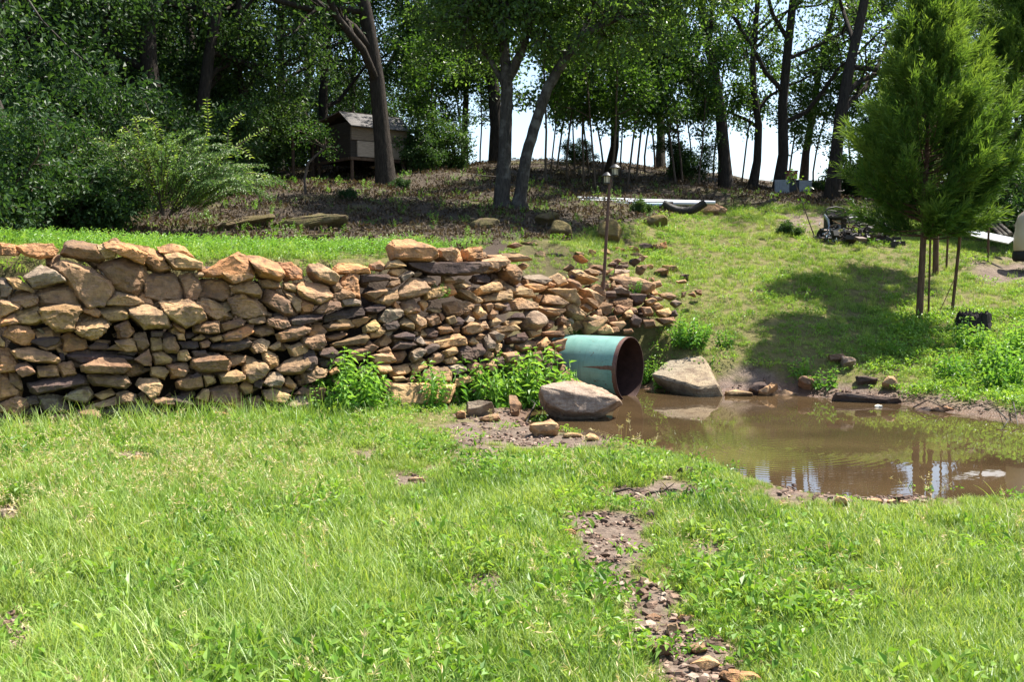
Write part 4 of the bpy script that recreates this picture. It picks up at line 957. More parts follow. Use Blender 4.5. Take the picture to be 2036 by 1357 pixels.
for k, (px, Y) in enumerate(SAP_AT):
    sec = next(s for l, s in SECS if px < l); i = sb[sec].index(px); n = len(sb[sec])
    lab = f'slim sapling {sec}' if n == 1 else (f'leftmost of {NUM[n]} slim saplings {sec}' if i == 0 else f'{ORD[i]} from left of {NUM[n]} slim saplings {sec}')
    rr = np.random.default_rng(k + 77)
    add_tree('sapling', SAPL[k % 5], (M_TWIG, M_SAP), foot(px, Y), k * 1.9, (rr.uniform(.8, 1.2),) * 2 + (rr.uniform(.85, 1.25),), lab, 'sapling', 'saplings on the ridge')

# understorey bushes
def bush_pair(seed, Ht, wid, stems, L, W, per, spread, arch=.1):
    rng = np.random.default_rng(seed); tb, an = [], []
    for i in range(stems):
        a = rng.uniform(0, 6.28); tilt = rng.uniform(.1, wid)
        limb(rng, (rng.normal() * .15, rng.normal() * .15, -.05), (math.cos(a) * tilt, math.sin(a) * tilt, 1), Ht * rng.uniform(.6, 1.0), .022, 0, tb, an, wander=.25, lift=-arch, kids=(7, 3, 2), maxlev=2, a0=.2, shrink=.36)
    return trunk_mesh(tb, 'stems', minr=.005), crown_mesh(rng, an, 'leaves', per, spread, L, W)
BUSH = [bush_pair(600, 2.6, .8, 8, .11, .06, 11, .16), bush_pair(601, 3.2, .6, 7, .12, .06, 11, .18), bush_pair(602, 1.5, .9, 9, .085, .045, 9, .11), bush_pair(603, .7, 1.0, 8, .06, .035, 8, .07)]
BUSHES = [(620,40,1,1.2,'far bush filling the wood behind the shed porch'),(540,41,1,1.3,'far bush in the wood left of the shed porch'),(735,42,1,1.2,'far bush behind the tin slope of the shed'),(15,16.5,1,.74,'tall leafy bush at the picture edge behind the wall'),(95,18,0,.85,'spreading bush just right of the tall edge bush'),(165,17.2,2,1.0,'low bush with pale leaves behind the top stones'),(190,21,1,1.05,'dark bush behind the arching shrub on its left side'),
 (60,21,1,.95,'tall dark bush behind the edge bushes'),(140,23.5,1,1.1,'tallest bush, beside the stout leaning oak trunk'),(-60,15.5,0,.9,'bush half out of the picture at its edge'),(270,23,0,1.1,'bush deep in shade behind the arching shrub'),(430,26,0,1.0,'bush in the dark wood right of the arching shrub'),
 (520,31,1,1.0,'bush in deep shade left of the shed'),(845,31,2,1.2,'sunlit bush on the ridge just right of the shed oak'),(815,30,2,.9,'small sunlit bush at the foot of the shed oak'),(1350,33,0,.6,'dark round bush on the ridge above the corrugated pipe'),(1150,34.5,0,.35,'dark bush behind the saplings right of the leaning trunk'),
 (1720,30,2,1.1,'low bush behind the front cedar'),(1625,31.5,3,.6,'ankle-high bush beside the metal panels'),(2050,23,0,.9,'bush at the picture edge behind the white tank'),(1985,28,1,.9,'bush behind the stacked timbers'),(360,33,1,1.3,'far bush in the darkest part of the wood'),(480,35,1,1.3,'far bush behind the shed side of the wood'),
 (20,28,1,1.5,'far tall bush behind the picture edge bushes'),(240,30,1,1.4,'far bush between the two dark oaks'),(1275,23.2,3,.5,'small bush in the eroded bank below the white pipes'),(690,22.5,3,.4,'small pale bush on the bank below the shed'),(800,26,3,.5,'small bush at the foot of the shed oak trunk'),(1565,22.6,3,.55,'dark green low bush beside the scrap heap')]
for k, (px, Y, v, s, lab) in enumerate(BUSHES):
    add_tree('bush', BUSH[v], (M_TWIG, M_BUSH), foot(px, Y), k * 2.1, s, lab, 'bush', 'bushes of the understorey', 'leaves')

# the arching shrub with long whips
rng = np.random.default_rng(71); mbS = MB(); mbL = MB()
gS = foot(330, 17.6); sS = gS[1] / F
def shoot(path, r0, leaf, step, tint, wob=.0):
    q = np.array(path, float)
    tt = np.linspace(0, len(q) - 1, 8 * (len(q) - 1) + 1); ii = np.minimum(tt.astype(int), len(q) - 2); ff = (tt - ii)[:, None]
    # smooth curve (Catmull-Rom)
    p0 = q[np.maximum(ii - 1, 0)]; p1 = q[ii]; p2 = q[ii + 1]; p3 = q[np.minimum(ii + 2, len(q) - 1)]
    c = .5 * (2 * p1 + (p2 - p0) * ff + (2 * p0 - 5 * p1 + 4 * p2 - p3) * ff ** 2 + (3 * p1 - p0 - 3 * p2 + p3) * ff ** 3)
    mbS.tube(c, np.linspace(r0, r0 * .3, len(c)), n=4, cap=False)
    tan = np.gradient(c, axis=0); ln = np.concatenate([[0], np.cumsum(np.linalg.norm(np.diff(c, axis=0), axis=1))])
    k = np.arange(.12, ln[-1], step); pos = np.stack([np.interp(k, ln, c[:, a]) for a in range(3)], 1); td = norm_rows(np.stack([np.interp(k, ln, tan[:, a]) for a in range(3)], 1))
    for sg in (-1, 1):
        sd = norm_rows(np.cross(td, unit(len(k), rng) * .4 + [0, -.6, .6])) * sg
        d = norm_rows(sd + td * .5 + unit(len(k), rng) * .25)
        mbL.leaves(pos, d, unit(len(k), rng) * .5 + [0, -.4, 1], leaf * rng.uniform(.7, 1.2, len(k)), leaf * .38, np.clip(tint + rng.normal(0, .1, len(k)), 0, 1), droop=.15)
def sh(px, py, dy=0.0): return ((px - 330) * sS, dy, (1.65 + (540 - py) * sS) - gS[2])
WH = [[(330,430),(300,330),(268,262),(255,285),(253,300)],[(330,430),(310,330),(290,250),(330,255),(352,290)],[(330,420),(312,340),(306,290),(302,250)],[(330,430),(270,350),(230,290),(200,285)],[(340,430),(400,330),(430,270),(436,210)],
 [(340,430),(420,330),(470,290),(530,250)],[(340,430),(430,340),(480,300),(510,318)],[(340,430),(430,370),(500,350),(545,357)],[(330,430),(330,350),(355,300),(375,318)],[(340,430),(440,350),(455,260),(480,228)]]
for pth in WH:
    dy = rng.uniform(-.6, .6)
    shoot([sh(a, b, dy * i / 3) for i, (a, b) in enumerate(pth)], .016, .095, .05, .92)
for i in range(230):
    a = rng.uniform(-1, 1); tx = 340 + a * 165 + rng.normal() * 20; ty = 392 - (1 - a * a) * rng.uniform(10, 125) - rng.uniform(-15, 15)
    if a > .2: ty -= 18
    sx = 330 + (tx - 330) * .35; sy = min(425, ty + rng.uniform(30, 60)); dy = rng.uniform(-.9, .9)
    q = [sh(sx, sy, dy * .4), sh((sx + tx) / 2, (sy + ty) / 2 - 12, dy * .7), sh(tx, ty, dy), sh(tx + a * 28 + rng.normal() * 8, ty + rng.uniform(-4, 22), dy * 1.15)]
    shoot(q, .007, .075, .030, rng.uniform(.25, .75))
t = empty('arching_shrub', gS); tag(t, 'light green shrub with long arching whips on the bank behind the wall', 'shrub')
obj('stems', mbS.mesh('stems', True), M_TWIG, t); obj('leaves', mbL.mesh('leaves'), M_SHRUB, t)

# little crooked tree in front of the shed
gy_ = ground(608, 386); s2 = gy_[1] / F
rng = np.random.default_rng(81); tb, an = [], []
def q2(px, py, dy=0): return ((px - 608) * s2, dy, (386 - py) * s2)
tb.append((np.array([q2(608, 390), q2(606, 355), q2(614, 325), q2(632, 308), (q2(648, 296))]), np.linspace(.035, .02, 5), 0))
for tx, ty in ((590,262),(605,250),(628,246),(648,258),(664,272),(668,300),(650,312),(585,285),(620,268),(640,275),(600,275)):
    c = np.array([q2(648, 296), q2((648 + tx) / 2, (296 + ty) / 2 - 8, rng.uniform(-.3, .3)), q2(tx, ty, rng.uniform(-.5, .5))])
    tb.append((c, np.array([.014, .009, .005]), 2))
    for k in range(7):
        f = k / 6; an.append((c[1] * (1 - f) + c[2] * f, norm(c[2] - c[1])))
add_tree('crooked_tree', (trunk_mesh(tb, 'trunk'), crown_mesh(rng, an, 'crown', 9, .10, .075, .04)), (M_TWIG, M_SAP), gy_, 0, 1, 'little crooked tree with sparse pale leaves in front of the shed', 'tree', None)

# ------------------------------------------------------------------ cedars
def cedar_pair(seed, Ht, base, Rad, nb, tr):
    rng = np.random.default_rng(seed); mt = MB(); mc = MB()
    z = np.linspace(-.15, Ht, 12); mt.tube(np.stack([np.sin(z * .7) * .04, np.cos(z * .6) * .03, z], 1), np.linspace(tr, .012, 12), n=8, cap=False)
    for b in range(nb):
        f = (b + rng.uniform(0, 1)) / nb; f = f ** 1.15; zz = base + (Ht - base) * f
        prof = (min(1, f / .2) * .34 + .66) * (1 - f ** 1.35) ** .92
        a = rng.uniform(0, 6.283)
        L = Rad * prof * rng.uniform(.7, 1.1) * (.62 + .62 * float(vnoise(np.array([a * 1.1 + seed]), np.array([zz * 1.6]), 1.0, 3)[0])) + .06; el = R(rng.uniform(5, 30) + 42 * f); dh = np.array([math.cos(a), math.sin(a), 0])
        n = 7; s = np.linspace(0, 1, n)
        pts = np.array([0, 0, zz]) + dh * (s * L * math.cos(el))[:, None] + np.array([0, 0, 1.0]) * (s * L * math.sin(el) - .10 * L * np.sin(s * 3.1) + .12 * L * s ** 2)[:, None]
        mt.tube(pts, np.linspace(.014 * (1.2 - f), .003, n), n=3, cap=False)
        m = int(14 + L * 30)
        st = rng.uniform(.22, 1.0, m) ** .8
        p = np.stack([np.interp(st, s, pts[:, k]) for k in range(3)], 1)
        dirb = norm(pts[-1] - pts[0])
        d = norm_rows(dirb * 1.0 + unit(m, rng) * .68 + [0, 0, .24])
        l = rng.uniform(.10, .34, m) * (.7 + .5 * (1 - f))
        # each twig: a feathery strand of small scale-leaf sprays
        tw = rng.normal(.42, .16) + .1 * f
        for k in range(5):
            fr = k / 5; q = p + d * (l * fr)[:, None] + np.array([0, 0, .05]) * fr * fr
            for sg in range(3):
                dd = norm_rows(d + unit(m, rng) * .55)
                mc.leaves(q, dd, unit(m, rng), l * .45 * rng.uniform(.7, 1.2, m), .016, np.clip(tw + .27 * fr + rng.normal(0, .09, m) + .30 * (st - .6), 0, 1), fold=0)
    return mt.mesh('cedar_trunk', True), mc.mesh('cedar_sprays')
CED = [cedar_pair(91, 5.45, 1.4, 1.62, 250, .062), cedar_pair(92, 6.6, 1.7, 1.6, 260, .07)]
gC = ground(1830, 643)
def cedar(v, g, rz, sc, lab): return add_tree('cedar_tree', CED[v], (M_CBARK, M_CEDAR), g, rz, sc, lab, 'cedar', 'cedars on the grassy slope')
cedar(0, gC, .4, 1.0, 'bushy bright green cedar in front, its bare trunk base in its own shade')
gC2 = ground(1862, 548)
cedar(1, gC2, 1.9, (.85, .85, 1.08), 'taller cedar standing just behind the front one')
gC3 = foot(2010, 25); cedar(1, gC3, 3.7, 1.0, 'third cedar at the picture edge behind the two others')
gC4 = foot(1775, 27); cedar(0, gC4, 4.4, .8, 'small cedar half hidden behind the front one')

# ------------------------------------------------------------------ leafy weeds
def weed_pair(seed, Ht, rad, stems, L):
    rng = np.random.default_rng(seed); ms = MB(); ml = MB()
    for i in range(stems):
        a = rng.uniform(0, 6.283); rr = rad * math.sqrt(rng.uniform(0, 1)); h = Ht * (1 - .45 * (rr / rad) ** 2) * rng.uniform(.72, 1.0)
        b = np.array([math.cos(a) * rr * .5, math.sin(a) * rr * .5, -.02]); top = np.array([math.cos(a) * rr, math.sin(a) * rr, h])
        n = 8; s = np.linspace(0, 1, n)[:, None]; pts = b * (1 - s) + top * s + np.array([math.cos(a), math.sin(a), 0]) * .06 * np.sin(s * 3.1); ms.tube(pts, np.linspace(.006, .0025, n), n=4, cap=False)
        lv = int(h / .035)
        for k in range(lv):
            f = .12 + .88 * k / lv; p = pts[0] * (1 - f) + pts[-1] * f
            az = k * 1.57 + rng.uniform(-.4, .4)
            for sg in (0, math.pi):
                o = np.array([math.cos(az + sg), math.sin(az + sg), 0]); l = L * rng.uniform(.7, 1.15) * (1.15 - .6 * f)
                d = norm(o + np.array([0, 0, rng.uniform(-.5, .35) + .5 * (f > .9)]))
                ml.leaves([p + o * .01], np.array([d]), np.array([[0, 0, 1.0]]) + unit(1, rng) * .3, l, l * .42, float(np.clip(.35 + .35 * f + rng.normal(0, .12), 0, 1)), droop=.35)
    return ms.mesh('stems', True), ml.mesh('leaves')
WEED = [weed_pair(95, .80, .48, 30, .155), weed_pair(96, .5, .25, 13, .11), weed_pair(97, .34, .18, 10, .085), weed_pair(98, .62, .36, 22, .12)]
WEEDS = [(690,848,11.45,0,1.0,'biggest leafy weed clump, growing against the foot of the wall'),(640,842,11.35,1,.9,'leafy weed hugging the left side of the biggest clump'),(775,850,11.6,2,.9,'small drooping weed between the biggest clump and the flat brown boulder'),(845,856,11.9,1,1.3,'two-stemmed weed in front of the long flat brown boulder'),
 (925,822,12.4,1,1.35,'leafy weed just right of the long flat brown boulder'),(985,815,12.6,1,1.35,'bright weed between the sand and the wall foot'),(1015,800,12.9,3,1.3,'tall weed left of the pipe, before the wall'),(1075,770,13.2,3,1.5,'dense weed clump right beside the pipe and pink-topped boulder'),
 (1050,812,12.9,2,.9,'low dark weed at the corner of the pool'),(1370,668,15.4,3,.95,'leafy bush-like weed on the slope right of the rubble'),(1325,706,14.9,1,.85,'weed hanging above the leaning slab by the pipe mouth'),(1440,690,15.5,2,1.0,'pale small weed on the grassy slope right of the slab'),
 (1590,722,14.7,2,1.2,'weed on the far bank at the edge of the cedar shade'),(1640,745,14.3,2,1.2,'shaded weed above the dark rectangular stone'),(1985,728,14.2,3,1.0,'thick leafy weed on the sunny bank near the picture edge'),(1930,690,15.2,1,1.2,'weed in front of the black stump'),
 (1890,760,13.9,1,1.1,'bright weed on the bank above the red mud'),(2030,690,14.8,3,1.1,'weed cut by the picture edge on the bank'),(2000,795,13.3,1,1.3,'weed overhanging the water near the picture edge'),(1780,700,15.2,2,1.1,'weed in the cedar shade below the trunk'),
 (875,590,12.9,2,.7,'little weed growing out of the wall joints'),(1175,648,14.6,2,1.0,'grassy weed on top of the pipe'),(1260,585,15.9,2,.9,'weed among the rubble right of the lamp post'),(1290,640,15.3,1,.8,'weed at the foot of the rubble slope'),
 (150,842,10.4,2,1.2,'weed with broad leaves at the wall foot near the picture edge'),(345,842,10.8,2,1.0,'small weed at the wall foot left of the biggest clump'),(1555,960,8.6,2,.35,'tiny seedling at the near shore beside the pale rounded stone'),(1825,975,8.1,2,.8,'thin reed-like weed at the near shore'),(1900,968,8.1,2,.7,'second thin weed on the near shore, nearer the edge')]
for k, (px, py, Y, v, s, lab) in enumerate(WEEDS):
    q = P(px, py, Y); 
    if lab.startswith(('little', 'grassy weed', 'weed among')): g, _ = on_face(px, py)
    else: g = at_xy(q[0], q[1])
    if lab.startswith('little'): g = g + np.array([0, -.05, 0])
    if lab.startswith('grassy weed'): g = np.array([q[0] - .15, q[1] + .35, .72])
    add_tree('leafy_weed', WEED[v], (M_WEED, M_WEED), g, k * 1.3, s, lab, 'weed', 'leafy weeds', 'leaves')

# ------------------------------------------------------------------ grass: nobody could count it
def blades(seed, n, rad, h0, h1, w, arch, tint0, tint1, seg=3, head=False):
    rng = np.random.default_rng(seed); mb = MB()
    for i in range(n):
        a = rng.uniform(0, 6.283); rr = rad * math.sqrt(rng.uniform(0, 1)); p = np.array([math.cos(a) * rr, math.sin(a) * rr, -.01])
        az = rng.uniform(0, 6.283); d = np.array([math.cos(az), math.sin(az), 0]); sd = np.array([-d[1], d[0], 0])
        h = rng.uniform(h0, h1); lean = rng.uniform(.1, .6) * arch; s = np.linspace(0, 1, seg + 1)
        c = p + np.array([0, 0, 1.0]) * (h * (s - .35 * lean * s ** 2.2))[:, None] + d * (h * lean * s ** 1.8)[:, None]
        ww = w * rng.uniform(.7, 1.3) * np.array([.8, 1, .75, .05] if seg == 3 else np.linspace(1, .1, seg + 1))
        V = np.stack([c - sd * ww[:, None] / 2, c + sd * ww[:, None] / 2], 1).reshape(-1, 3)
        k = np.arange(seg)[:, None] * 2
        mb.add(V, k + np.array([[0, 1, 3, 2]]), rng.uniform(tint0, tint1) + .12 * np.repeat(s, 2))
        if head:
            m = 12; t = rng.uniform(.68, 1.0, m); q = np.stack([np.interp(t, s, c[:, j]) for j in range(3)], 1)
            mb.leaves(q, norm_rows(unit(m, rng) * .8 + d * .6 + [0, 0, .2]), unit(m, rng), .035, .006, rng.uniform(.6, .95))
    return mb.mesh('grass_clump')
def cover(seed, n, rad, L, h, droop=.2):
    rng = np.random.default_rng(seed); mb = MB()
    a = rng.uniform(0, 6.283, n); rr = rad * np.sqrt(rng.uniform(0, 1, n)); hh = h * rng.uniform(.25, 1.0, n)
    p = np.stack([np.cos(a) * rr, np.sin(a) * rr, hh], 1)
    d = norm_rows(unit(n, rng) + [0, 0, .25]); mb.leaves(p, d, unit(n, rng) * .5 + [0, 0, 1], L * rng.uniform(.6, 1.2, n), L * .45, np.clip(rng.normal(.5, .15, n) + .1 * hh / h, 0, 1), droop=droop)
    return mb.mesh('cover_clump')
def sprig(seed):
    rng = np.random.default_rng(seed); mb = MB()
    for i in range(3):
        b = rng.normal(size=2) * .05; top = np.array([b[0] * 2, b[1] * 2, rng.uniform(.14, .3)]); m = 12; f = np.linspace(.15, 1, m)[:, None]
        p = np.array([b[0], b[1], 0]) * (1 - f) + top * f; az = np.arange(m) * 2.4; d = np.stack([np.cos(az), np.sin(az), .4 + .5 * f[:, 0] ** 3], 1)
        mb.leaves(p, d, np.tile([0, 0, 1.0], (m, 1)), .075 * (1.2 - .5 * f[:, 0]), .022, np.clip(rng.normal(.6, .12, m), 0, 1), droop=.2)
        mb.tube(np.array([[b[0], b[1], 0], top]), .003, n=3, cap=False)
    return mb.mesh('sprig_clump')

def scatter(name, protos, mat, pts, scale, rot, idx, label, tilt=None):
    """one object: points with a little node tree that stands a clump on each"""
    col = bpy.data.collections.new(name + '_clumps')
    for i, pm in enumerate(protos):
        if not pm.materials: pm.materials.append(mat)
        o = bpy.data.objects.new(f'{name}_{chr(97 + i)}_clump', pm); col.objects.link(o)
    me = bpy.data.meshes.new(name); n = len(pts)
    me.vertices.add(n); me.vertices.foreach_set('co', np.asarray(pts, np.float32).ravel())
    for nm, typ, arr in (('sc', 'FLOAT', scale), ('ix', 'INT', idx)):
        a = me.attributes.new(nm, typ, 'POINT'); a.data.foreach_set('value', np.asarray(arr))
    a = me.attributes.new('ro', 'FLOAT_VECTOR', 'POINT'); a.data.foreach_set('vector', np.asarray(rot, np.float32).ravel())
    o = obj(name, me, mat); tag(o, label, None, None, 'stuff')
    ng = bpy.data.node_groups.new(name + '_nodes', 'GeometryNodeTree')
    ng.interface.new_socket('Geometry', in_out='INPUT', socket_type='NodeSocketGeometry'); ng.interface.new_socket('Geometry', in_out='OUTPUT', socket_type='NodeSocketGeometry')
    gi = ng.nodes.new('NodeGroupInput'); go = ng.nodes.new('NodeGroupOutput'); ip = ng.nodes.new('GeometryNodeInstanceOnPoints'); ci = ng.nodes.new('GeometryNodeCollectionInfo')
    ci.inputs['Collection'].default_value = col; ci.inputs['Separate Children'].default_value = True; ci.inputs['Reset Children'].default_value = True
    def na(nm, typ):
        q = ng.nodes.new('GeometryNodeInputNamedAttribute'); q.data_type = typ; q.inputs[0].default_value = nm
        return q.outputs['Attribute']
    ng.links.new(gi.outputs[0], ip.inputs['Points']); ng.links.new(ci.outputs[0], ip.inputs['Instance']); ip.inputs['Pick Instance'].default_value = True
    ng.links.new(na('ix', 'INT'), ip.inputs['Instance Index']); ng.links.new(na('sc', 'FLOAT'), ip.inputs['Scale'])
    e2r = ng.nodes.new('FunctionNodeEulerToRotation'); ng.links.new(na('ro', 'FLOAT_VECTOR'), e2r.inputs[0]); ng.links.new(e2r.outputs[0], ip.inputs['Rotation'])
    ng.links.new(ip.outputs[0], go.inputs[0])
    md = o.modifiers.new('scatter', 'NODES'); md.node_group = ng
    return o

rng = np.random.default_rng(1234)
def candidates(n, y0, y1, power, margin=140):
    if margin == 140: margin = 650; n = int(n * 1.44); y0 = max(2.7, y0 - .5)
    """ground points inside the view, thinning out with distance"""
    u = rng.uniform(0, 1, n); e = 2 - power
    Y = (y0 ** e + u * (y1 ** e - y0 ** e)) ** (1 / e) if abs(e) > 1e-6 else y0 * (y1 / y0) ** u
    px = rng.uniform(-margin, 2036 + margin, n); X = (px - 1018) / F * Y
    Z = H(X, Y); qx, qy = project(np.stack([X, Y, Z], 1))
    return X, Y, Z, qx, qy
def fields(X, Y, Z, qx, qy):
    wd = wood_at(qx, qy, X, Y); br = bare_at(qx, qy, X, Y); d = poly_sd(POOL, X, Y); s, sbk = line_dist(X, Y)
    lower = s < .05; right_of = (qx > 1395)
    fc = (s > -.06) & (s < sbk + .28) & (qx < 1390) & (qx > -900)
    slope = fc & (qx > 1130) & (qy < 640)
    ok = (d > .08) & (~fc | (slope & (rng.uniform(0, 1, len(X)) < np.where(qy < 560, .85, .35))) | ((qx > 1285) & fc) | ((qx > 1000) & (qy < 545) & (s > .3)))
    return wd, br, d, s, ok
def rots(n, t=.18): return np.stack([rng.normal(0, t, n), rng.normal(0, t, n), rng.uniform(0, 6.283, n)], 1)

# short lawn
X, Y, Z, qx, qy = candidates(80000, 3.3, 30, 1.35)
wd, br, d, s, ok = fields(X, Y, Z, qx, qy)
den = np.where((s > 0) & (qx < 1000), .65, 1) * (.22 + 1.05 * vnoise(X, Y, .42, 11)) * (1 - br) * (1 - .965 * wd) * sstep(.08, .4, d)
near = np.where(Y < 12, bare_at(qx, qy, X, Y, 1.55), 0)
k = ok & (rng.uniform(0, 1, len(X)) < den)
sc_ = (1 - .55 * near) * rng.uniform(.65, 1.25, len(X)) * (.75 + .5 * vnoise(X, Y, 1.4, 12)) * (1 - .35 * sstep(10, 13, Y)) * (.9 + .12 * sstep(13, 22, Y)) * np.where((s > 0) & (qx < 1000), .62, 1) * (.42 + .58 * sstep(.2, 1.3, d))
LAWN = [blades(700 + i, 32, .10, .05, .17, .0068, 1.3, .15, .85) for i in range(5)]
scatter('lawn_grass', LAWN, M_GRASS, np.stack([X, Y, Z], 1)[k], sc_[k], rots(k.sum()), rng.integers(0, 5, k.sum()), 'short bright green grass covering the lawn and the slope')
# low broad-leaved cover
X, Y, Z, qx, qy = candidates(26000, 3.3, 27, 1.3)
wd, br, d, s, ok = fields(X, Y, Z, qx, qy)
patch = sstep(.45, .7, vnoise(X, Y, .8, 14)); bank = .55 * sstep(1650, 1800, qx) * sstep(600, 640, qy) * sstep(860, 800, qy)
den = np.maximum((.05 + .32 * patch) * np.where((qx > 1000) & (Y < 12), .55, 1), bank) * (1 - .9 * br) * (1 - .92 * wd) * sstep(.05, .3, d)
k = ok & (rng.uniform(0, 1, len(X)) < den)
COVER = [cover(720 + i, 46, .12, .038, .075) for i in range(3)] + [cover(726, 40, .15, .055, .12)]
scatter('ground_cover', COVER, M_COVER, np.stack([X, Y, Z], 1)[k], (rng.uniform(.7, 1.3, len(X)) * (1 + .5 * bank))[k], rots(k.sum(), .1), rng.integers(0, 4, k.sum()), 'low broad-leaved weeds creeping among the grass')
# tall tufts
X, Y, Z, qx, qy = candidates(12000, 3.3, 14, 1.4)
wd, br, d, s, ok = fields(X, Y, Z, qx, qy)
left = sstep(1000, 500, qx); tuft = sstep(.5, .75, vnoise(X, Y, .6, 15)); footw = np.exp(-((s + .5) / .5) ** 2) * sstep(900, 500, qx)
den = (1 - np.where(Y < 12, bare_at(qx, qy, X, Y, 1.7), 0)) * np.clip((.10 + .45 * left) * (.12 + 1.3 * tuft) + 1.0 * footw + .28 * sstep(1500, 1750, qx) * sstep(1050, 1250, qy) + .12, 0, 1) * (1 - br) * (1 - wd) * (Y < 12.5) * sstep(.1, .5, d) * np.where(qx > 1000, .6, 1)
k = ok & (rng.uniform(0, 1, len(X)) < den)
TALL = [blades(740 + i, 12, .07, .14, .34, .0075, 1.5, .1, .75, seg=5) for i in range(5)]
scatter('tall_grass', TALL, M_TALL, np.stack([X, Y, Z], 1)[k], (rng.uniform(.55, 1.1, len(X)) * (.68 + .25 * left) * (1 + .55 * footw))[k], rots(k.sum(), .15), rng.integers(0, 5, k.sum()), 'longer arching grass tufts, thickest near the wall foot')
# straw coloured seed stalks
X, Y, Z, qx, qy = candidates(2600, 3.6, 11.5, 1.2)
wd, br, d, s, ok = fields(X, Y, Z, qx, qy)
den = (.05 + .45 * sstep(900, 450, qx) * sstep(1150, 1000, qy)) * (1 - .7 * br) * sstep(.2, .5, d) * sstep(-.5, -1.6, s)
k = ok & (rng.uniform(0, 1, len(X)) < den)
STRAW = [blades(760 + i, 4, .06, .25, .48, .0028, 1.9, .2, .6, seg=6, head=True) for i in range(4)]
scatter('seed_grass', STRAW, M_STRAW, np.stack([X, Y, Z], 1)[k], rng.uniform(.7, 1.1, len(X))[k], rots(k.sum(), .2), rng.integers(0, 4, k.sum()), 'pale straw coloured grass stalks with fine seed heads')
# leafy sprigs on the top of the embankment and thinly over the bank
X, Y, Z, qx, qy = candidates(14000, 11, 30, 1.0, 60)
wd, br, d, s, ok = fields(X, Y, Z, qx, qy)
top = sstep(520, 500, qy) * (qx < 1000) * (1 - wd) * (qy > 455)
den = np.clip(top * .9 + .05 * wd * (vnoise(X, Y, 1.5, 18) > .5) + .05, 0, 1) * (1 - br) * sstep(.3, .6, d)
k = ok & (rng.uniform(0, 1, len(X)) < den) & (s > 0)
SPRIG = [sprig(780 + i) for i in range(4)]
scatter('leafy_sprigs', SPRIG, M_WEED, np.stack([X, Y, Z], 1)[k], rng.uniform(.38, .8, len(X))[k], rots(k.sum(), .15), rng.integers(0, 4, k.sum()), 'leafy seedlings along the top of the embankment and up the bank')
# leaf litter
X, Y, Z, qx, qy = candidates(9000, 14, 37, 1.0, 60)
wd, br, d, s, ok = fields(X, Y, Z, qx, qy)
k = ok & (rng.uniform(0, 1, len(X)) < wd)
M_LIT = leaf_mat('dead_leaf', (.03, .021, .014), (.075, .053, .036), (.19, .14, .095), trans=.15, rough=.8, spec=.2)
LIT = [cover(800 + i, 22, .3, .09, .02, 0) for i in range(3)]
scatter('leaf_litter', LIT, M_LIT, np.stack([X, Y, Z], 1)[k], rng.uniform(.7, 1.2, len(X))[k], rots(k.sum(), .1), rng.integers(0, 3, k.sum()), 'dead brown leaves scattered under the trees')
# broken chips and twigs on the bare patches
X, Y, Z, qx, qy = candidates(16000, 3.5, 15, 1.4, 60)
wd, br, d, s, ok = fields(X, Y, Z, qx, qy)
k = (d > .02) & ok & (rng.uniform(0, 1, len(X)) < br * .24)
def pebbles(seed):
    rg = np.random.default_rng(seed); mb = MB()
    for i in range(7):
        c = np.append(rg.normal(size=2) * .05, .004); sz = rg.uniform(.008, .028) * np.array([1, rg.uniform(.6, 1), rg.uniform(.35, .7)])
        Q = unit(12, rg) * sz; h = bmesh.new(); vs = [h.verts.new(q) for q in Q]; bmesh.ops.convex_hull(h, input=vs); bmesh.ops.triangulate(h, faces=h.faces[:])
        h.verts.ensure_lookup_table(); h.verts.index_update()
        live = [v for v in h.verts if v.link_faces]; mp_ = {v.index: j for j, v in enumerate(live)}
        mb.add(np.array([v.co[:] for v in live]) + c, np.array([[mp_[v.index] for v in f.verts] for f in h.faces]), rg.uniform(.1, .9)); h.free()
    return mb.mesh('pebble_clump')
m, nt, out = new_mat('gravel_chip'); col = ramp(nt, attr(nt, 'tint'), [(0, (.06, .04, .03)), (.4, (.17, .11, .078)), (.7, (.30, .20, .145)), (1, (.42, .33, .26))])
principled(nt, out, col, .9, .2, 0, bump(nt, noise_n(nt, 80, 3, vec=world_pos(nt)), .5, .01))
scatter('gravel', [pebbles(820 + i) for i in range(5)], m, np.stack([X, Y, Z], 1)[k], rng.uniform(.6, 1.5, len(X))[k], rots(k.sum(), .1), rng.integers(0, 5, k.sum()), 'stone chips and crumbs of earth on the bare patches')
# ------------------------------------------------------------------ the steel culvert pipe
m, nt, out = new_mat('green_paint'); o = coords(nt)
sx = nt.nodes.new('ShaderNodeSeparateXYZ'); nt.links.new(o, sx.inputs[0])
mp = nt.nodes.new('ShaderNodeMapping'); mp.inputs['Scale'].default_value = (1.2, 9, 9); nt.links.new(o, mp.inputs[0])
ns = noise_n(nt, 5, 6, .7, o); nf = noise_n(nt, 26, 5, .7, o)
col = ramp(nt, ns, [(.3, (.13, .28, .24)), (.7, (.21, .38, .33))])
# bare rusty edge near the mouth (local x = 0), with a ragged border, and a rust run
edge = math_n(nt, 'ADD', sx.outputs[0], math_n(nt, 'MULTIPLY', math_n(nt, 'SUBTRACT', nf, .5), .04))
rim = ramp(nt, edge, [(.0, (0, 0, 0)), (.5, (0, 0, 0))])
gt = math_n(nt, 'GREATER_THAN', edge, -.055)
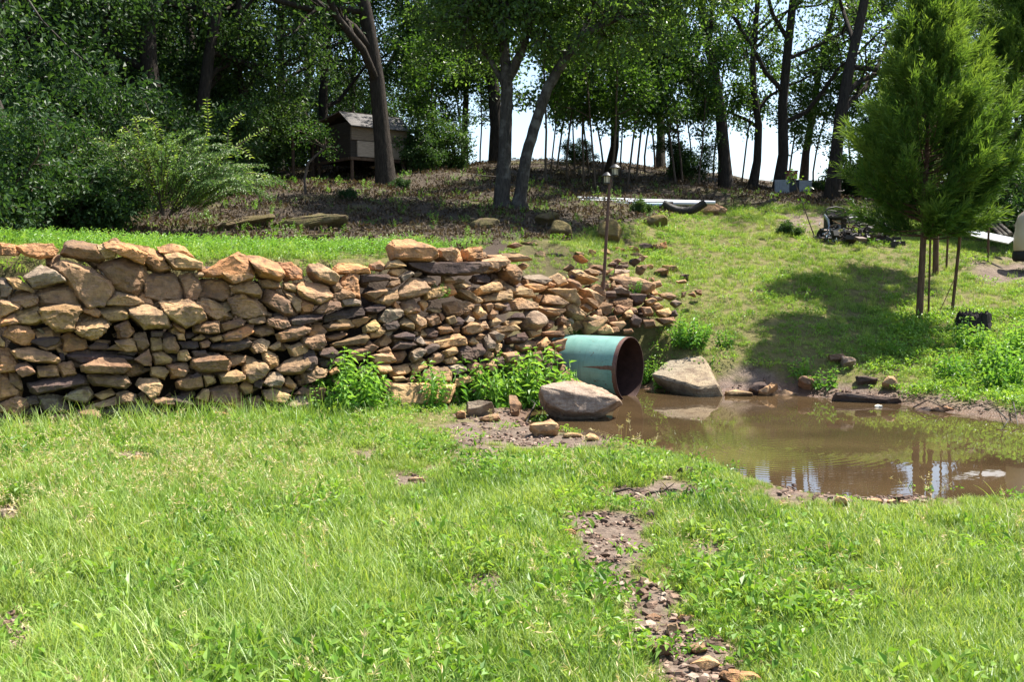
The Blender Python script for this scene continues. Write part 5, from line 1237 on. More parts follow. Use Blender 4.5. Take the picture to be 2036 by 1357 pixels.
# rust run: a band of angle on the camera side
run_a = math_n(nt, 'ABSOLUTE', math_n(nt, 'ADD', math_n(nt, 'SUBTRACT', sx.outputs[2], .045), math_n(nt, 'MULTIPLY', math_n(nt, 'SUBTRACT', ns, .5), .05)))
run_w = math_n(nt, 'MULTIPLY', math_n(nt, 'ADD', sx.outputs[0], .52), .075)
run = math_n(nt, 'MULTIPLY', math_n(nt, 'LESS_THAN', run_a, run_w), math_n(nt, 'LESS_THAN', sx.outputs[1], 0.0))
ru = math_n(nt, 'MAXIMUM', gt, run)
scr = ramp(nt, noise_n(nt, 3, 5, .75, mp.outputs[0]), [(.60, (0, 0, 0)), (.68, (.8, .8, .8))])
col = mixc(nt, scr, col, (.07, .13, .11))
silt = math_n(nt, 'ADD', sx.outputs[2], math_n(nt, 'MULTIPLY', math_n(nt, 'SUBTRACT', ns, .5), .22))
col = mixc(nt, ramp(nt, silt, [(0.0, (.85, .85, .85)), (.02, (0, 0, 0))]), col, (.11, .085, .055)) if False else mixc(nt, ramp(nt, math_n(nt, 'ADD', silt, .40), [(.0, (.8, .8, .8)), (.16, (0, 0, 0))]), col, (.12, .09, .06))
mp3 = nt.nodes.new('ShaderNodeMapping'); mp3.inputs['Scale'].default_value = (26, 2, 1.5); nt.links.new(o, mp3.inputs[0])
col = mixc(nt, ramp(nt, noise_n(nt, 1.6, 5, .7, mp3.outputs[0]), [(.55, (0, 0, 0)), (.72, (.55, .55, .55))]), col, (.10, .15, .12))
spk = ramp(nt, noise_n(nt, 11, 5, .75, o), [(.63, (0, 0, 0)), (.67, (1, 1, 1))]); ru = math_n(nt, 'MAXIMUM', ru, spk)
rust = ramp(nt, nf, [(.3, (.085, .04, .03)), (.7, (.19, .095, .07))])
col = mixc(nt, ru, col, rust)
principled(nt, out, col, .42, .45, 0, bump(nt, nf, .12, .01)); M_PIPE = m
M_RUST = plain_mat('rusty_steel', (.055, .028, .022), .75, .3, .2, .4, 9, .4)
PR = .455
pc = P(1252, 727, 14.05); pc[2] = WATER_Z + PR - .055
ax_ = np.array([.845, -.535, .0]); ax_ /= np.linalg.norm(ax_)
def pipe_shell(r, L, name, n=56):
    mb = MB(); th = np.arange(n) * 2 * math.pi / n; xs = np.linspace(0, -L, 30)
    V = np.array([[x, r * math.cos(a), r * math.sin(a)] for x in xs for a in th]); i = np.arange(29)[:, None] * n; j = np.arange(n)[None]; j2 = (j + 1) % n
    mb.add(V, np.stack([i + j, i + n + j, i + n + j2, i + j2], -1).reshape(-1, 4)); return mb
root = empty('culvert_pipe', pc, math.atan2(ax_[1], ax_[0])); tag(root, 'big pale green steel culvert pipe coming out of the wall above the pool', 'pipe')
obj('pipe_shell', pipe_shell(PR, 1.12, 'shell').mesh('pipe_shell', True), M_PIPE, root)
mb = pipe_shell(PR - .014, 1.12, 'in'); obj('pipe_lining', mb.mesh('pipe_lining', True), M_RUST, root)
mb = MB(); n = 56; th = np.arange(n) * 2 * math.pi / n
V = np.array([[x, r * math.cos(a), r * math.sin(a)] for x, r in ((0.001, PR), (.006, PR - .002), (.006, PR - .012), (0.001, PR - .014)) for a in th]); i = np.arange(3)[:, None] * n; j = np.arange(n)[None]; j2 = (j + 1) % n
mb.add(V, np.stack([i + j, i + j2, i + n + j2, i + n + j], -1).reshape(-1, 4)); obj('rim', mb.mesh('rim', True), M_RUST, root)

# ------------------------------------------------------------------ lamp post
M_POST = plain_mat('brown_post', (.085, .045, .03), .6, .4, .0, .35, 14, .3)
M_CAP = plain_mat('lantern_metal', (.035, .033, .032), .45, .5, .5, .3, 20, .1)
M_GLASS = plain_mat('lantern_panes', (.46, .42, .30), .25, .5, 0, .2, 30, .05)
b0, _ = on_face(1196, 592); Yp = b0[1]
top = P(1213, 345, Yp); tv = top - b0
root = empty('lamp_post', b0); tag(root, 'thin brown post leaning slightly, with two small lanterns, standing in the rubble', 'lamp post')
mb = MB(); mb.tube([(0, 0, -.35), tuple(tv * .5 + [.01, 0, 0]), tuple(tv)], [.026, .025, .024], n=10); mb.tube([tuple(tv * .62), tuple(tv * .645)], .036, n=10); mb.tube([tuple(tv * .93), tuple(tv * .95)], .036, n=10)
obj('post', mb.mesh('post', True), M_POST, root)
for k, (px, py) in enumerate(((1207, 352), (1223, 336))):
    c = P(px, py, Yp - .02 + .05 * k) - b0
    lt = empty('lantern', c); lt.parent = root
    mb = MB(); mb.lathe([(.0, .075), (.02, .072), (.045, .055), (.085, .02), (.088, .012), (.06, .012), (.0, .012)], 20); obj('cap', mb.mesh('cap'), M_CAP, lt)
    mb = MB(); mb.lathe([(.0, .011), (.05, .011), (.043, -.085), (.0, -.085)], 6); obj('panes', mb.mesh('panes'), M_GLASS, lt)
    mb = MB()
    for q in range(6):
        a = q * math.pi / 3; mb.tube([(.052 * math.cos(a), .052 * math.sin(a), .012), (.045 * math.cos(a), .045 * math.sin(a), -.088)], .0045, n=4)
    mb.lathe([(.0, -.086), (.05, -.086), (.05, -.1), (.02, -.112), (.0, -.112)], 12)
    w_ = tv * .965 - c; mb.tube([(0, 0, -.105), (w_[0] * .5, w_[1] * .5, -.13), tuple(w_ - [0, 0, .06])], .008, n=5)
    obj('bracket', mb.mesh('bracket'), M_CAP, lt)

# ------------------------------------------------------------------ shed on posts
def siding_mat(name, c, lw=14.0, contrast=.5):
    m, nt, out = new_mat(name); o = coords(nt)
    sx = nt.nodes.new('ShaderNodeSeparateXYZ'); nt.links.new(o, sx.inputs[0])
    fr = math_n(nt, 'FRACT', math_n(nt, 'MULTIPLY', sx.outputs[2], lw))
    ln = ramp(nt, fr, [(.0, (.35, .35, .35)), (.12, (1, 1, 1)), (.9, (.9, .9, .9)), (1, (.5, .5, .5))])
    mp = nt.nodes.new('ShaderNodeMapping'); mp.inputs['Scale'].default_value = (3, 3, 30); nt.links.new(o, mp.inputs[0])
    col = mixc(nt, contrast, ramp(nt, noise_n(nt, 2, 5, .6, mp.outputs[0]), [(.3, tuple(x * .72 for x in c)), (.7, tuple(min(1, x * 1.2) for x in c))]), ln, 'MULTIPLY')
    principled(nt, out, col, .85, .2, 0, bump(nt, fr, .4, .02)); return m
M_PALE = siding_mat('pale_siding', (.44, .36, .30), 22); M_MID = siding_mat('brown_siding', (.25, .195, .15), 16); M_DARKW = siding_mat('dark_boards', (.055, .045, .038), 8)
M_TIN = siding_mat('ribbed_tin', (.15, .14, .135), 15, .8); M_TIN.node_tree.nodes
M_ROOF = plain_mat('rusty_roof_tin', (.13, .095, .08), .6, .4, .4, .5, 6, .3); M_BEAM = plain_mat('old_beam', (.10, .065, .045), .9, .2, 0, .4, 12, .4)
Ys = 29.0; gs = foot(700, Ys); s3 = Ys / F
def zs(py): return 1.65 + (HORIZON - py) * s3 - gs[2]
ang = R(38); root = empty('shed', gs, 0); tag(root, 'small weathered wooden shed raised on posts in the shade of the wood', 'shed')
ua = np.array([math.cos(ang), math.sin(ang), 0]); ub = np.array([-math.sin(ang), math.cos(ang), 0]) 
zf, zm, ze, zr = zs(314), zs(284), zs(262), zs(222)
def panel(mb, o, u, L, z0, z1, th, z0b=None, z1b=None):
    z0b = z0 if z0b is None else z0b; z1b = z1 if z1b is None else z1b
    nn = np.cross(u, [0, 0, 1.0]) * th; p = np.array(o, float); q = p + u * L
    V = [p + [0, 0, z0], q + [0, 0, z0b], q + [0, 0, z1b], p + [0, 0, z1]]; V = V + [v - nn for v in V]
    mb.add(V, [[0, 1, 2, 3], [7, 6, 5, 4], [0, 4, 5, 1], [1, 5, 6, 2], [2, 6, 7, 3], [3, 7, 4, 0]])
mb = MB(); panel(mb, (.02, 0, 0) + ua * .02, ua, 1.85, zm + .05, ze + .10, .06); obj('wall_boards', mb.mesh('wall_boards'), M_MID, root)
mb = MB(); panel(mb, ua * .22 - ub * .03, ua, 1.6, zf + .02, zm + .03, .05); obj('pale_panel', mb.mesh('pale_panel'), M_PALE, root)
mb = MB(); panel(mb, ua * .02 + ub * .02, ua, 1.85, zf, zm + .04, .04); panel(mb, ub * .05 + ua * .01, ub, 2.4, zf, ze + .25, -.05); panel(mb, ua * 1.85 + ub * .02, ub, 2.4, zf, ze + .2, .05); panel(mb, ub * 2.45, ua, 1.85, zf, ze + .2, .05)
obj('dark_wall', mb.mesh('dark_wall'), M_DARKW, root)
mb = MB()
p0 = ua * -.05 - ub * .15 + np.array([0, 0, ze + .12]); p1 = ua * 2.0 - ub * .15 + np.array([0, 0, ze + .12]); p2 = ua * 2.0 + ub * .55 + np.array([0, 0, zr]); p3 = ua * -.05 + ub * .55 + np.array([0, 0, zr])
V = [p0, p1, p2, p3]; V += [v - np.array([0, 0, .03]) for v in V]; mb.add(V, [[0, 1, 2, 3], [7, 6, 5, 4], [0, 4, 5, 1], [1, 5, 6, 2], [2, 6, 7, 3], [3, 7, 4, 0]]); obj('tin_slope', mb.mesh('tin_slope'), M_TIN, root)
mb = MB()
q0 = p3 + [0, 0, .02]; q1 = p2 + [0, 0, .02]; q2_ = ua * 2.0 + ub * 2.8 + np.array([0, 0, ze + .1]); q3 = ua * -.25 + ub * 3.3 + np.array([0, 0, ze + .0])
e0 = np.array([-1.95, .9, ze - .02]); e1 = np.array([-1.7, 3.2, ze])
for quad in ((q0, q1, q2_, q3), (p3 + [-.02, 0, 0], q3, e1, e0)):
    V = list(quad); V += [np.array(v) - np.array([0, 0, .035]) for v in V]; mb.add(V, [[0, 1, 2, 3], [7, 6, 5, 4], [0, 4, 5, 1], [1, 5, 6, 2], [2, 6, 7, 3], [3, 7, 4, 0]])
obj('roof', mb.mesh('roof'), M_ROOF, root)
mb = MB(); panel(mb, ua * -.03 - ub * .06, ua, 1.95, zf - .09, zf - .005, .08); panel(mb, ua * -.03 + ub * .08, ub, 2.4, zf - .09, zf - .005, -.08); obj('floor_beam', mb.mesh('floor_beam'), M_BEAM, root)
for pxy in (ua * .05, ua * 1.78, ub * 2.3, ua * 1.78 + ub * 2.3, np.array([-1.85, 1.0, 0]), np.array([-1.2, 1.6, 0]), np.array([-1.62, 3.1, 0])):
    pr = pxy[0] < -1; mb = MB(); r_ = .05
    mb.tube([(pxy[0], pxy[1], -.5), (pxy[0], pxy[1], (ze - .05 if pr else zf - .09))], r_, n=8); obj('post', mb.mesh('post', True), M_BEAM, root)

# ------------------------------------------------------------------ things lying on the bank and the slope
M_PVC = plain_mat('white_plastic', (.70, .72, .76), .35, .5, 0, .06, 5, .02)
M_BLUE = plain_mat('pale_blue_plastic', (.42, .55, .72), .4, .5, 0, .1, 5, .02)
def rod(name, a, b, r, mat, label, cat, group=None, n=10, hollow=False):
    a = np.array(a, float); b = np.array(b, float); c = (a + b) / 2; mb = MB()
    mb.tube([a - c, (a + b) / 2 - c + np.array([0, 0, -.01]), b - c], r, n=n, cap=not hollow)
    if hollow: mb.tube([b - c, a - c], r * .82, n=n, cap=False)
    return tag(obj(name, mb.mesh(name, True), mat, None, c), label, cat, group)
for k, (a, b, Y, dz, mt, lab) in enumerate([((1148,394),(1422,403),24.6,0,M_PVC,'longest white plastic pipe, topmost of the bundle on the bank'),((1152,399),(1392,405),24.45,0,M_PVC,'white plastic pipe lying just below the longest one'),
    ((1154,404),(1330,407),24.3,0,M_BLUE,'pale blue-white pipe at the front bottom of the pipe bundle'),((1150,397),(1365,404),24.75,0,M_BLUE,'pale pipe at the back of the pipe bundle')]):
    rod('plastic_pipe', P(*a, Y), P(*b, Y), .042, mt, lab, 'pipe', 'plastic pipes on the bank', 12, True)
# what carries the pipes: a squared log
mb = MB(); mb.box((0, 0, 0), (.9, .22, .25)); 
for px in (1185, 1300):
    q = P(px, 412, 24.5); lo = obj('log', mb.mesh('log'), M_BEAM, None, q)
    tag(lo, 'old timber block under the white pipes, ' + ('near the saplings' if px < 1200 else 'near the corrugated pipe'), 'timber', 'timber under the pipes')
M_BLACKP = plain_mat('black_plastic', (.045, .040, .038), .55, .4, 0, .3, 9, .1)
mb = MB(); pa = np.array([P(a, b, 24.2) for a, b in ((1318,404),(1330,412),(1345,418),(1362,420),(1380,417),(1392,410),(1402,403))]); c = pa.mean(0)
tt = np.linspace(0, 6, 151); pp = np.stack([np.interp(tt, range(7), pa[:, k]) for k in range(3)], 1); ker = np.ones(15) / 15
for k in range(3): pp[7:-7, k] = np.convolve(pp[:, k], ker, 'valid')
mb.tube(pp - c, .09 + .01 * np.sign(np.sin(np.arange(151) * 1.57 + .3)), n=16)
tag(obj('corrugated_pipe', mb.mesh('corrugated_pipe'), M_BLACKP, None, c), 'sagging black corrugated drain pipe lying against the bank', 'drain pipe')

M_SHEET = siding_mat('grey_sheet', (.40, .42, .43), .1, 0); M_DKSHEET = plain_mat('dark_sheet', (.06, .065, .07), .6, .4, .3, .3, 6, .1); M_RED = plain_mat('rust_red_paint', (.30, .11, .075), .8, .2, 0, .3, 10, .2)
def sheet(name, x0, x1, y0, y1, Y, mat, label, ribs=False, tiltx=0.0):
    a = P(x0, y1, Y); b = P(x1, y1, Y); h = (y1 - y0) * Y / F; w = b[0] - a[0]; mb = MB()
    n = 40 if ribs else 1; xs = np.linspace(-w / 2, w / 2, n + 1); yy = (np.abs(((np.arange(n + 1) % 5) - 2)) > 1) * -.03 if ribs else np.zeros(n + 1)
    for th in (0, .012):
        V = np.concatenate([np.stack([xs, yy + th, np.zeros(n + 1)], 1), np.stack([xs, yy + th + tiltx, np.full(n + 1, h)], 1)]); i = np.arange(n)[:, None]
        mb.add(V, i + np.array([[0, 1, n + 2, n + 1]]))
    mb.box((0, .006 + tiltx, h), (w, .02, .012)); mb.box((-w / 2, .006 + tiltx / 2, h / 2), (.012, .02, h)); mb.box((w / 2, .006 + tiltx / 2, h / 2), (.012, .02, h))
    return tag(obj(name, mb.mesh(name), mat, None, (a + b) / 2), label, 'metal panel', 'panels on the ridge')
sheet('metal_panel', 1541, 1569, 358, 385, 31.0, M_SHEET, 'ribbed grey metal panel standing on the ridge, left of the dark one', True, .08)
sheet('metal_panel', 1568, 1591, 361, 383, 31.2, M_DKSHEET, 'dark panel between the two grey ones on the ridge', False, .05)
sheet('metal_panel', 1590, 1614, 359, 385, 31.0, M_SHEET, 'smooth grey metal panel standing nearest the broad grey oak trunk', False, .06)
q = P(1574, 349, 31.6); root = empty('nest_box', q); tag(root, 'reddish box on a dark pole above the metal panels', 'box')
mb = MB(); mb.box((0, 0, 0), (.30, .25, .24)); mb.box((0, 0, .13), (.34, .3, .03)); obj('box', mb.mesh('box'), M_RED, root)
mb = MB(); mb.tube([(0, 0, -.13), (.02, 0, -.75)], .04, n=8); mb.box((0, 0, -.16), (.5, .3, .03)); obj('pole', mb.mesh('pole'), M_DKSHEET, root)

# scrap heap beside the cedar
Yj = 22.3
def J(px, py, d=0.0): return P(px, py, Yj + d)
M_TYRE = plain_mat('tyre_rubber', (.022, .022, .023), .8, .3, 0, .3, 20, .3); M_OLIVE = plain_mat('olive_paint', (.055, .052, .035), .6, .3, .1, .3, 10, .1); M_STEEL = plain_mat('bent_steel', (.30, .33, .36), .4, .5, .7, .3, 12, .1)
M_BLUC = plain_mat('pale_cable', (.42, .55, .62), .5, .4, 0, .2, 12, .1); M_DARK = plain_mat('oily_scrap', (.03, .027, .026), .6, .4, .2, .5, 15, .3); M_WOODS = plain_mat('bare_stick', (.26, .15, .085), .85, .2, 0, .3, 14, .2)
root = empty('tyre', J(1641, 472)); root.rotation_euler = (R(8), R(75), R(35)); tag(root, 'black tyre half under the left end of the scrap heap', 'tyre')
mb = MB(); mb.lathe([(.11, -.06), (.16, -.075), (.205, -.06), (.215, 0), (.205, .06), (.16, .075), (.11, .06), (.105, 0), (.11, -.06)], 28); obj('tyre_ring', mb.mesh('tyre_ring', True), M_TYRE, root)
mb = MB(); mb.lathe([(.11, -.03), (.06, -.02), (.03, -.03), (0, -.03)], 20); mb.lathe([(.11, .03), (.06, .02), (.03, .03), (0, .03)], 20); obj('hub', mb.mesh('hub', True), M_DARK, root)
c = J(1662, 448); root = empty('seat_frame', c); root.rotation_euler = (0, 0, R(-15)); tag(root, 'olive box-like seat frame with a bent pipe hoop on the scrap heap', 'scrap')
mb = MB(); mb.box((-.22, 0, .02), (.07, .3, .34)); mb.box((.02, .12, .05), (.42, .05, .26)); mb.box((.0, .0, .17), (.44, .28, .03)); obj('frame', mb.mesh('frame'), M_OLIVE, root)
mb = MB(); mb.box((.02, .09, .05), (.16, .02, .12)); obj('label_plate', mb.mesh('label_plate'), M_GLASS, root)
mb = MB(); mb.tube([(-.15, 0, .15), (-.22, 0, .30), (-.18, .05, .38), (0, .1, .41), (.16, .1, .37), (.22, .08, .25), (.22, .05, .12)], .014, n=8); obj('hoop', mb.mesh('hoop', True), M_DARK, root)
c = J(1648, 440, -.1); mb = MB(); mb.tube([(-.12, 0, .14), (-.03, -.02, .02), (.0, -.05, -.12), (-.06, -.1, -.3), (-.14, -.15, -.5)], [.035, .035, .03, .025, .02], n=8)
tag(obj('exhaust_pipe', mb.mesh('exhaust_pipe', True), M_STEEL, None, c), 'bent grey metal pipe leaning on the seat frame', 'scrap')
rr = np.random.default_rng(5)
for k, (x0, x1) in enumerate(((1650,1658),(1660,1664),(1662,1672),(1648,1650))):
    a = J(x0, 455 + k * 2, -.15); pts = [a, J((x0 + x1) / 2 - 6, 470, -.3 - .03 * k), J(x1 + rr.uniform(-6, 6), 485, -.38), J(x1 + rr.uniform(-4, 8), 497, -.42)]; pts = np.array(pts); c = pts.mean(0); mb = MB()
    mb.tube(pts - c, .012, n=6); tag(obj('cable', mb.mesh('cable', True), M_BLUC if k != 1 else M_PVC, None, c), ['pale cable hanging down the front of the scrap heap beside the stick', 'white cable, the straightest one hanging from the scrap heap', 'pale cable hanging furthest right on the scrap heap', 'pale cable hanging furthest left on the scrap heap'][k], 'cable', 'cables hanging from the scrap heap')
for k, (a, b, r, lab) in enumerate((((1646,462),(1621,497),.013,'brown stick propped against the scrap heap beside the tyre'),((1702,470),(1708,497),.011,'short upright brown stick propping the plank'),((1655,438),(1672,446),.01,'thin stick across the seat frame'),((1685,447),(1704,452),.01,'thin stick lying on top of the scrap heap'))):
    rod('stick', J(*a, -.35), J(*b, -.42), r, M_WOODS, lab, 'stick', 'sticks on the scrap heap', 6)
for k, (a, b, lab) in enumerate((((1665,478),(1755,470),'long dark plank lying across the front of the scrap heap'),((1690,470),(1750,468),'shorter plank above the long dark one'))):
    a = J(*a, -.35 - .05 * k); b = J(*b, -.3); c = (a + b) / 2; mb = MB(); u = norm(b - a); mb.box((0, 0, 0), (np.linalg.norm(b - a), .12, .03), np.stack([u, norm(np.cross([0, 0, 1.], u)), [0, 0, 1.]], 1)); tag(obj('plank', mb.mesh('plank'), M_BEAM, None, c), lab, 'plank', 'planks on the scrap heap')
mb = MB(); rr = np.random.default_rng(6); c = J(1700, 478)
for i in range(420):
    f = rr.uniform(-1, 1); p = np.array([f * .85, rr.normal() * .28, abs(rr.normal()) * .34 * (1.15 - f * f) - .08 - .06 * f]); u = unit(1, rr)[0] * [1, 1, .35]; l = rr.uniform(.08, .4)
    pts = np.array([p - u * l / 2, p + unit(1, rr)[0] * .05, p + u * l / 2]); mb.tube(pts, rr.uniform(.006, .022), n=5, tint=rr.uniform(0, 1))
for i in range(120):
    f = rr.uniform(-1, 1); p = np.array([f * .8, rr.normal() * .3, abs(rr.normal()) * .2 * (1.1 - f * f) - .12]); a = rr.uniform(0, 3.14); mb.box(p, rr.uniform(.04, .22, 3) * [1, 1, .6], np.array(Matrix.Rotation(a, 3, 'Z') @ Matrix.Rotation(rr.uniform(-.6, .6), 3, 'X')), rr.uniform(0, 1))
m, nt, out = new_mat('scrap_mix'); colr = ramp(nt, attr(nt, 'tint'), [(0, (.015, .014, .014)), (.7, (.055, .045, .04)), (.86, (.20, .12, .08)), (1, (.36, .40, .43))]); principled(nt, out, colr, .6, .4, .1)
tag(obj('scrap_debris', mb.mesh('scrap_debris'), m, None, c), 'tangled dark scrap, hoses and branches heaped under the cedar', kind='stuff')
q = J(1768, 490, -.1); mb = MB(); mb.lathe([(0, 0), (.09, 0), (.11, .05), (.11, .16), (.085, .2), (.085, .22), (.075, .22), (.075, .19), (.095, .15), (.095, .03), (0, .02)], 20)
tag(obj('glass_jar', mb.mesh('glass_jar', True), plain_mat('greenish_glass', (.12, .17, .14), .1, .6, 0, .2, 6, .02), None, q - [0, 0, .1]), 'greenish jar lying at the right end of the scrap heap', 'jar')
# thin whip of a young tree leaning over the scrap heap
pts = np.array([J(1622, 478), J(1608, 440), J(1596, 405), J(1584, 372), J(1578, 352)]); c = pts[0]; mb = MB(); mb.tube(pts - c, np.linspace(.014, .006, 5), n=6); mb.tube(np.array([J(1594, 402), J(1570, 396), J(1545, 383), J(1536, 380)]) - c, np.linspace(.009, .004, 4), n=5)
ml = MB(); rr = np.random.default_rng(8)
for px, py in ((1578,352),(1572,345),(1584,356),(1574,362),(1536,381),(1540,386),(1604,383),(1612,380),(1595,402),(1598,396),(1570,358)):
    p = J(px, py) - c + rr.normal(size=(7, 3)) * .05; ml.leaves(p, unit(7, rr), unit(7, rr) + [0, 0, .6], .09, .05, rr.uniform(.5, .95, 7))
root = empty('young_whip', c); tag(root, 'thin leaning whip of a young tree with few leaves by the scrap heap', 'sapling'); obj('stem', mb.mesh('stem', True), M_TWIG, root); obj('leaves', ml.mesh('leaves'), M_SAP, root)

# stump
g = ground(1936, 655); mb = MB(); rr = np.random.default_rng(9); n = 40; th = np.arange(n) * 2 * math.pi / n
rows = []
for k, (z, r) in enumerate(((-.1, .34), (.03, .30), (.10, .27), (.18, .26), (.235, .25), (.25, .20), (.20, .15), (.17, .0))):
    jag = (rr.uniform(-.05, .05, n) if 3 <= k <= 5 else np.zeros(n)); wob = .03 * np.sin(th * 5 + 1) + .02 * np.sin(th * 9)
    rows.append(np.stack([(r + wob * (r > .1)) * np.cos(th), (r + wob * (r > .1)) * np.sin(th) * .85, z + jag], 1))
V = np.concatenate(rows); i = np.arange(len(rows) - 1)[:, None] * n; j = np.arange(n)[None]; j2 = (j + 1) % n; mb.add(V, np.stack([i + j, i + j2, i + n + j2, i + n + j], -1).reshape(-1, 4))
for q in range(9):
    a = rr.uniform(0, 6.28); mb.tube([(.22 * math.cos(a), .2 * math.sin(a), .16), (.24 * math.cos(a), .21 * math.sin(a), rr.uniform(.27, .34))], [.02, .004], n=4)
tag(obj('tree_stump', mb.mesh('tree_stump'), bark_mat('charred_wood', (.012, .011, .011), (.05, .042, .038)), None, g), 'black jagged tree stump in the grass right of the cedar trunks', 'stump')
# thin stems beside the cedar trunks
for k, (a, b, Y, r, lab) in enumerate((((1851,430),(1846,622),17.1,.018,'straight thin stem just right of the front cedar trunk'),((1912,440),(1892,624),17.3,.028,'slanting dark stem right of the cedar trunks'),((1886,440),(1881,548),20.1,.022,'thin stem just right of the rear cedar trunk'),((1966,452),(1964,512),20.6,.024,'short dark stem before the white board'),((1868,620),(1898,545),17.2,.008,'slender tan cane leaning between the cedar stems'))):
    rod('thin_stem', P(*a, Y), P(*b, Y) - np.array([0, 0, .08]), r, M_CBARK if k != 4 else M_WOODS, lab, 'stem', 'thin stems around the cedars', 7)

# things at the picture edge
Yt = 20.3; M_TANK = plain_mat('cream_plastic', (.55, .46, .38), .45, .4, 0, .12, 4, .08)
c = P(2034, 512, Yt); root = empty('water_tank', c); tag(root, 'cream plastic tank with a narrowed top on a dark base, cut by the picture edge', 'tank')
mb = MB(); mb.lathe([(0, 0.12), (.24, .12), (.27, .15), (.28, .45), (.255, .52), (.25, .68), (.20, .84), (.10, .93), (.08, .99), (0, 1.0)], 28, (.10, 0, 0)); obj('body', mb.mesh('body', True), M_TANK, root)
mb = MB(); mb.lathe([(0, -.08), (.26, -.08), (.29, -.02), (.29, .10), (.25, .13), (0, .13)], 24, (.10, 0, 0)); obj('base', mb.mesh('base', True), M_TYRE, root)
rod('white_board', P(1892, 452, 21.6), P(1950, 466, 21.0), .03, M_PVC, 'thin white trim strip lying in the grass behind the cedar stems', 'board', 'white boards', 4)
a = P(1936, 464, 21.3); b = P(2012, 480, 20.6); c = (a + b) / 2; u = norm(b - a); v = norm(np.cross([0, 0, 1.], u)); w_ = np.cross(u, v); mb = MB(); mb.box((0, 0, 0), (np.linalg.norm(b - a), .22, .03), np.stack([u, norm(v + .55 * w_), norm(w_ - .55 * v)], 1)); tag(obj('white_board', mb.mesh('white_board'), M_PVC, None, c), 'broad bright white board lying beside the cream tank', 'board', 'white boards')
for k, (a, b, lab) in enumerate((((1950,428),(1992,470),'lowest grey pole leaning behind the white board'),((1960,430),(2002,470),'middle grey pole of the three leaning behind the white board'),((1972,430),(2010,466),'upper grey pole nearest the cream tank'))):
    rod('grey_pole', P(*a, 22.4), P(*b, 21.2), .042, M_BARKG, lab, 'pole', 'grey poles leaning behind the white board', 10)
for k, (x0, x1, y0, y1, Y, lab) in enumerate(((1985,2070,400,412,23.0,'reddish-brown upper beam of the timber stack at the picture edge'),(1996,2080,441,451,22.6,'lower tan timber lying behind the cream tank'),(2000,2090,380,392,23.6,'dark red beam highest on the timber stack'),(1998,2080,424,432,23.0,'dark beam in the middle of the timber stack'))):
    a = P(x0, (y0 + y1) / 2, Y); b = P(x1, (y0 + y1) / 2, Y + .6); c = (a + b) / 2; u = norm(b - a); mb = MB(); mb.box((0, 0, 0), (np.linalg.norm(b - a), .2, (y1 - y0) * Y / F), np.stack([u, norm(np.cross([0, 0, 1.], u)), [0, 0, 1.]], 1)); tag(obj('timber_beam', mb.mesh('timber_beam'), [plain_mat('red_timber', (.20, .10, .07), .8, .2, 0, .3, 9, .2), plain_mat('tan_timber', (.36, .27, .19), .85, .2, 0, .2, 9, .2), M_RED, M_BEAM][k], None, c), lab, 'timber', 'timber stack at the picture edge')
for px in (1990, 2060):
    g = foot(px, 23.2); mb = MB(); h = P(px, 395, 23.2)[2] - g[2]; mb.box((0, 0, h / 2 - .1), (.12, .16, h + .1)); tag(obj('timber_post', mb.mesh('timber_post'), M_BEAM, None, g), 'post carrying the timber stack, ' + ('nearer the cedars' if px < 2000 else 'beyond the cream tank'), 'post', 'posts of the timber stack')

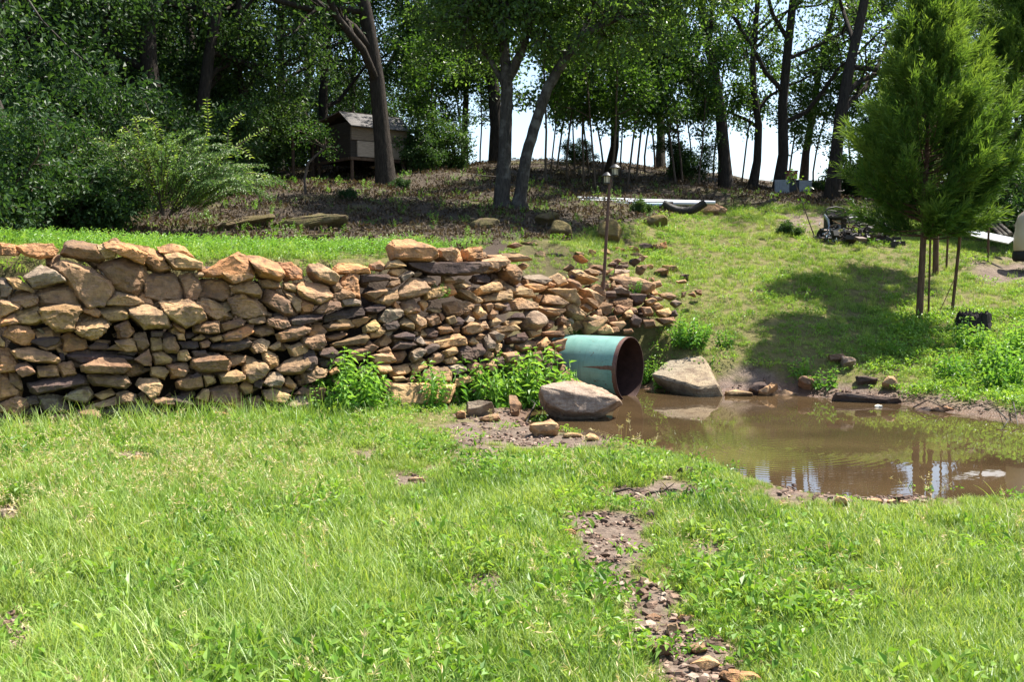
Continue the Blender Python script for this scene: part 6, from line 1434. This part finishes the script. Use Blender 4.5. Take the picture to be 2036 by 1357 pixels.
# fallen branches and sticks
def branch(name, pts, r, label, seed, twigs=6, mat=None):
    rr = np.random.default_rng(seed); pts = np.array(pts, float); c = pts.mean(0); mb = MB(); mb.tube(pts - c, np.linspace(r, r * .4, len(pts)), n=6)
    for k in range(twigs):
        f = rr.uniform(.2, .95) * (len(pts) - 1); i = min(int(f), len(pts) - 2); p = pts[i] + (pts[i + 1] - pts[i]) * (f - i) - c; L = np.linalg.norm(pts[-1] - pts[0]) * rr.uniform(.2, .45); d = norm(norm(pts[-1] - pts[0]) * .5 + unit(1, rr)[0] + [0, 0, .1])
        mb.tube([p, p + d * L * .5 + unit(1, rr)[0] * L * .08, p + d * L], [r * .5, r * .35, r * .15], n=4)
    return tag(obj(name, mb.mesh(name, True), mat or M_BARKG, None, c), label, 'branch', 'dead branches and sticks')
branch('dead_branch', [P(993, 352, 24.2), P(965, 350, 24.0), P(942, 347, 23.8), P(938, 362, 23.7)], .022, 'bare grey branch drooping left of the forked trunk', 1, 8)
branch('dead_branch', [P(1108, 470, 20.2), P(1104, 440, 20.3), P(1098, 425, 20.4)], .014, 'bare grey twig rising from the eroded bank', 2, 4)
branch('dead_branch', [P(812, 408, 22.5), P(818, 418, 22.4), P(822, 424, 22.4)], .03, 'short grey branch stub on the bank left of the forked trunk', 3, 1)
branch('dead_branch', [on_water(1046, 843) + [0, 0, .01], on_water(1064, 822) + [0, 0, .12], P(1048, 792, 12.75), P(1030, 775, 12.9)], .011, 'thin bent stick rising from the pool corner', 4, 1)
branch('dead_branch', [on_water(1990, 838) + [0, .1, .12], on_water(2004, 846) + [0, 0, .06], on_water(1990, 856)], .010, 'forked pale twig in the water near the picture edge', 5, 2)
branch('dead_branch', [on_water(2022, 832) + [0, .1, .18], on_water(2024, 850) + [0, 0, .02]], .010, 'upright pale twig in the water at the picture edge', 6, 2)
branch('dead_branch', [ground(1218, 985) + [0, 0, .02], ground(1250, 986) + [0, 0, .05], ground(1275, 990) + [0, 0, .03]], .014, 'dark stick lying in the lawn above the bare patch', 7, 2, M_TWIG)
branch('dead_branch', [ground(1290, 990) + [0, 0, .03], ground(1340, 992) + [0, 0, .06], ground(1385, 996) + [0, 0, .03]], .012, 'longer dark stick right of the first one in the lawn', 8, 4, M_TWIG)
branch('dead_branch', [ground(1815, 820) + [0, 0, .05], ground(1845, 815) + [0, 0, .12], ground(1880, 822) + [0, 0, .05]], .012, 'wet dark branch lying on the far shore by the red mud', 9, 5, M_TWIG)
branch('dead_branch', [P(1250, 330, 30), P(1275, 338, 30), P(1300, 345, 30), P(1320, 372, 30)], .02, 'pale fallen branch on the bank above the white pipes', 10, 5)
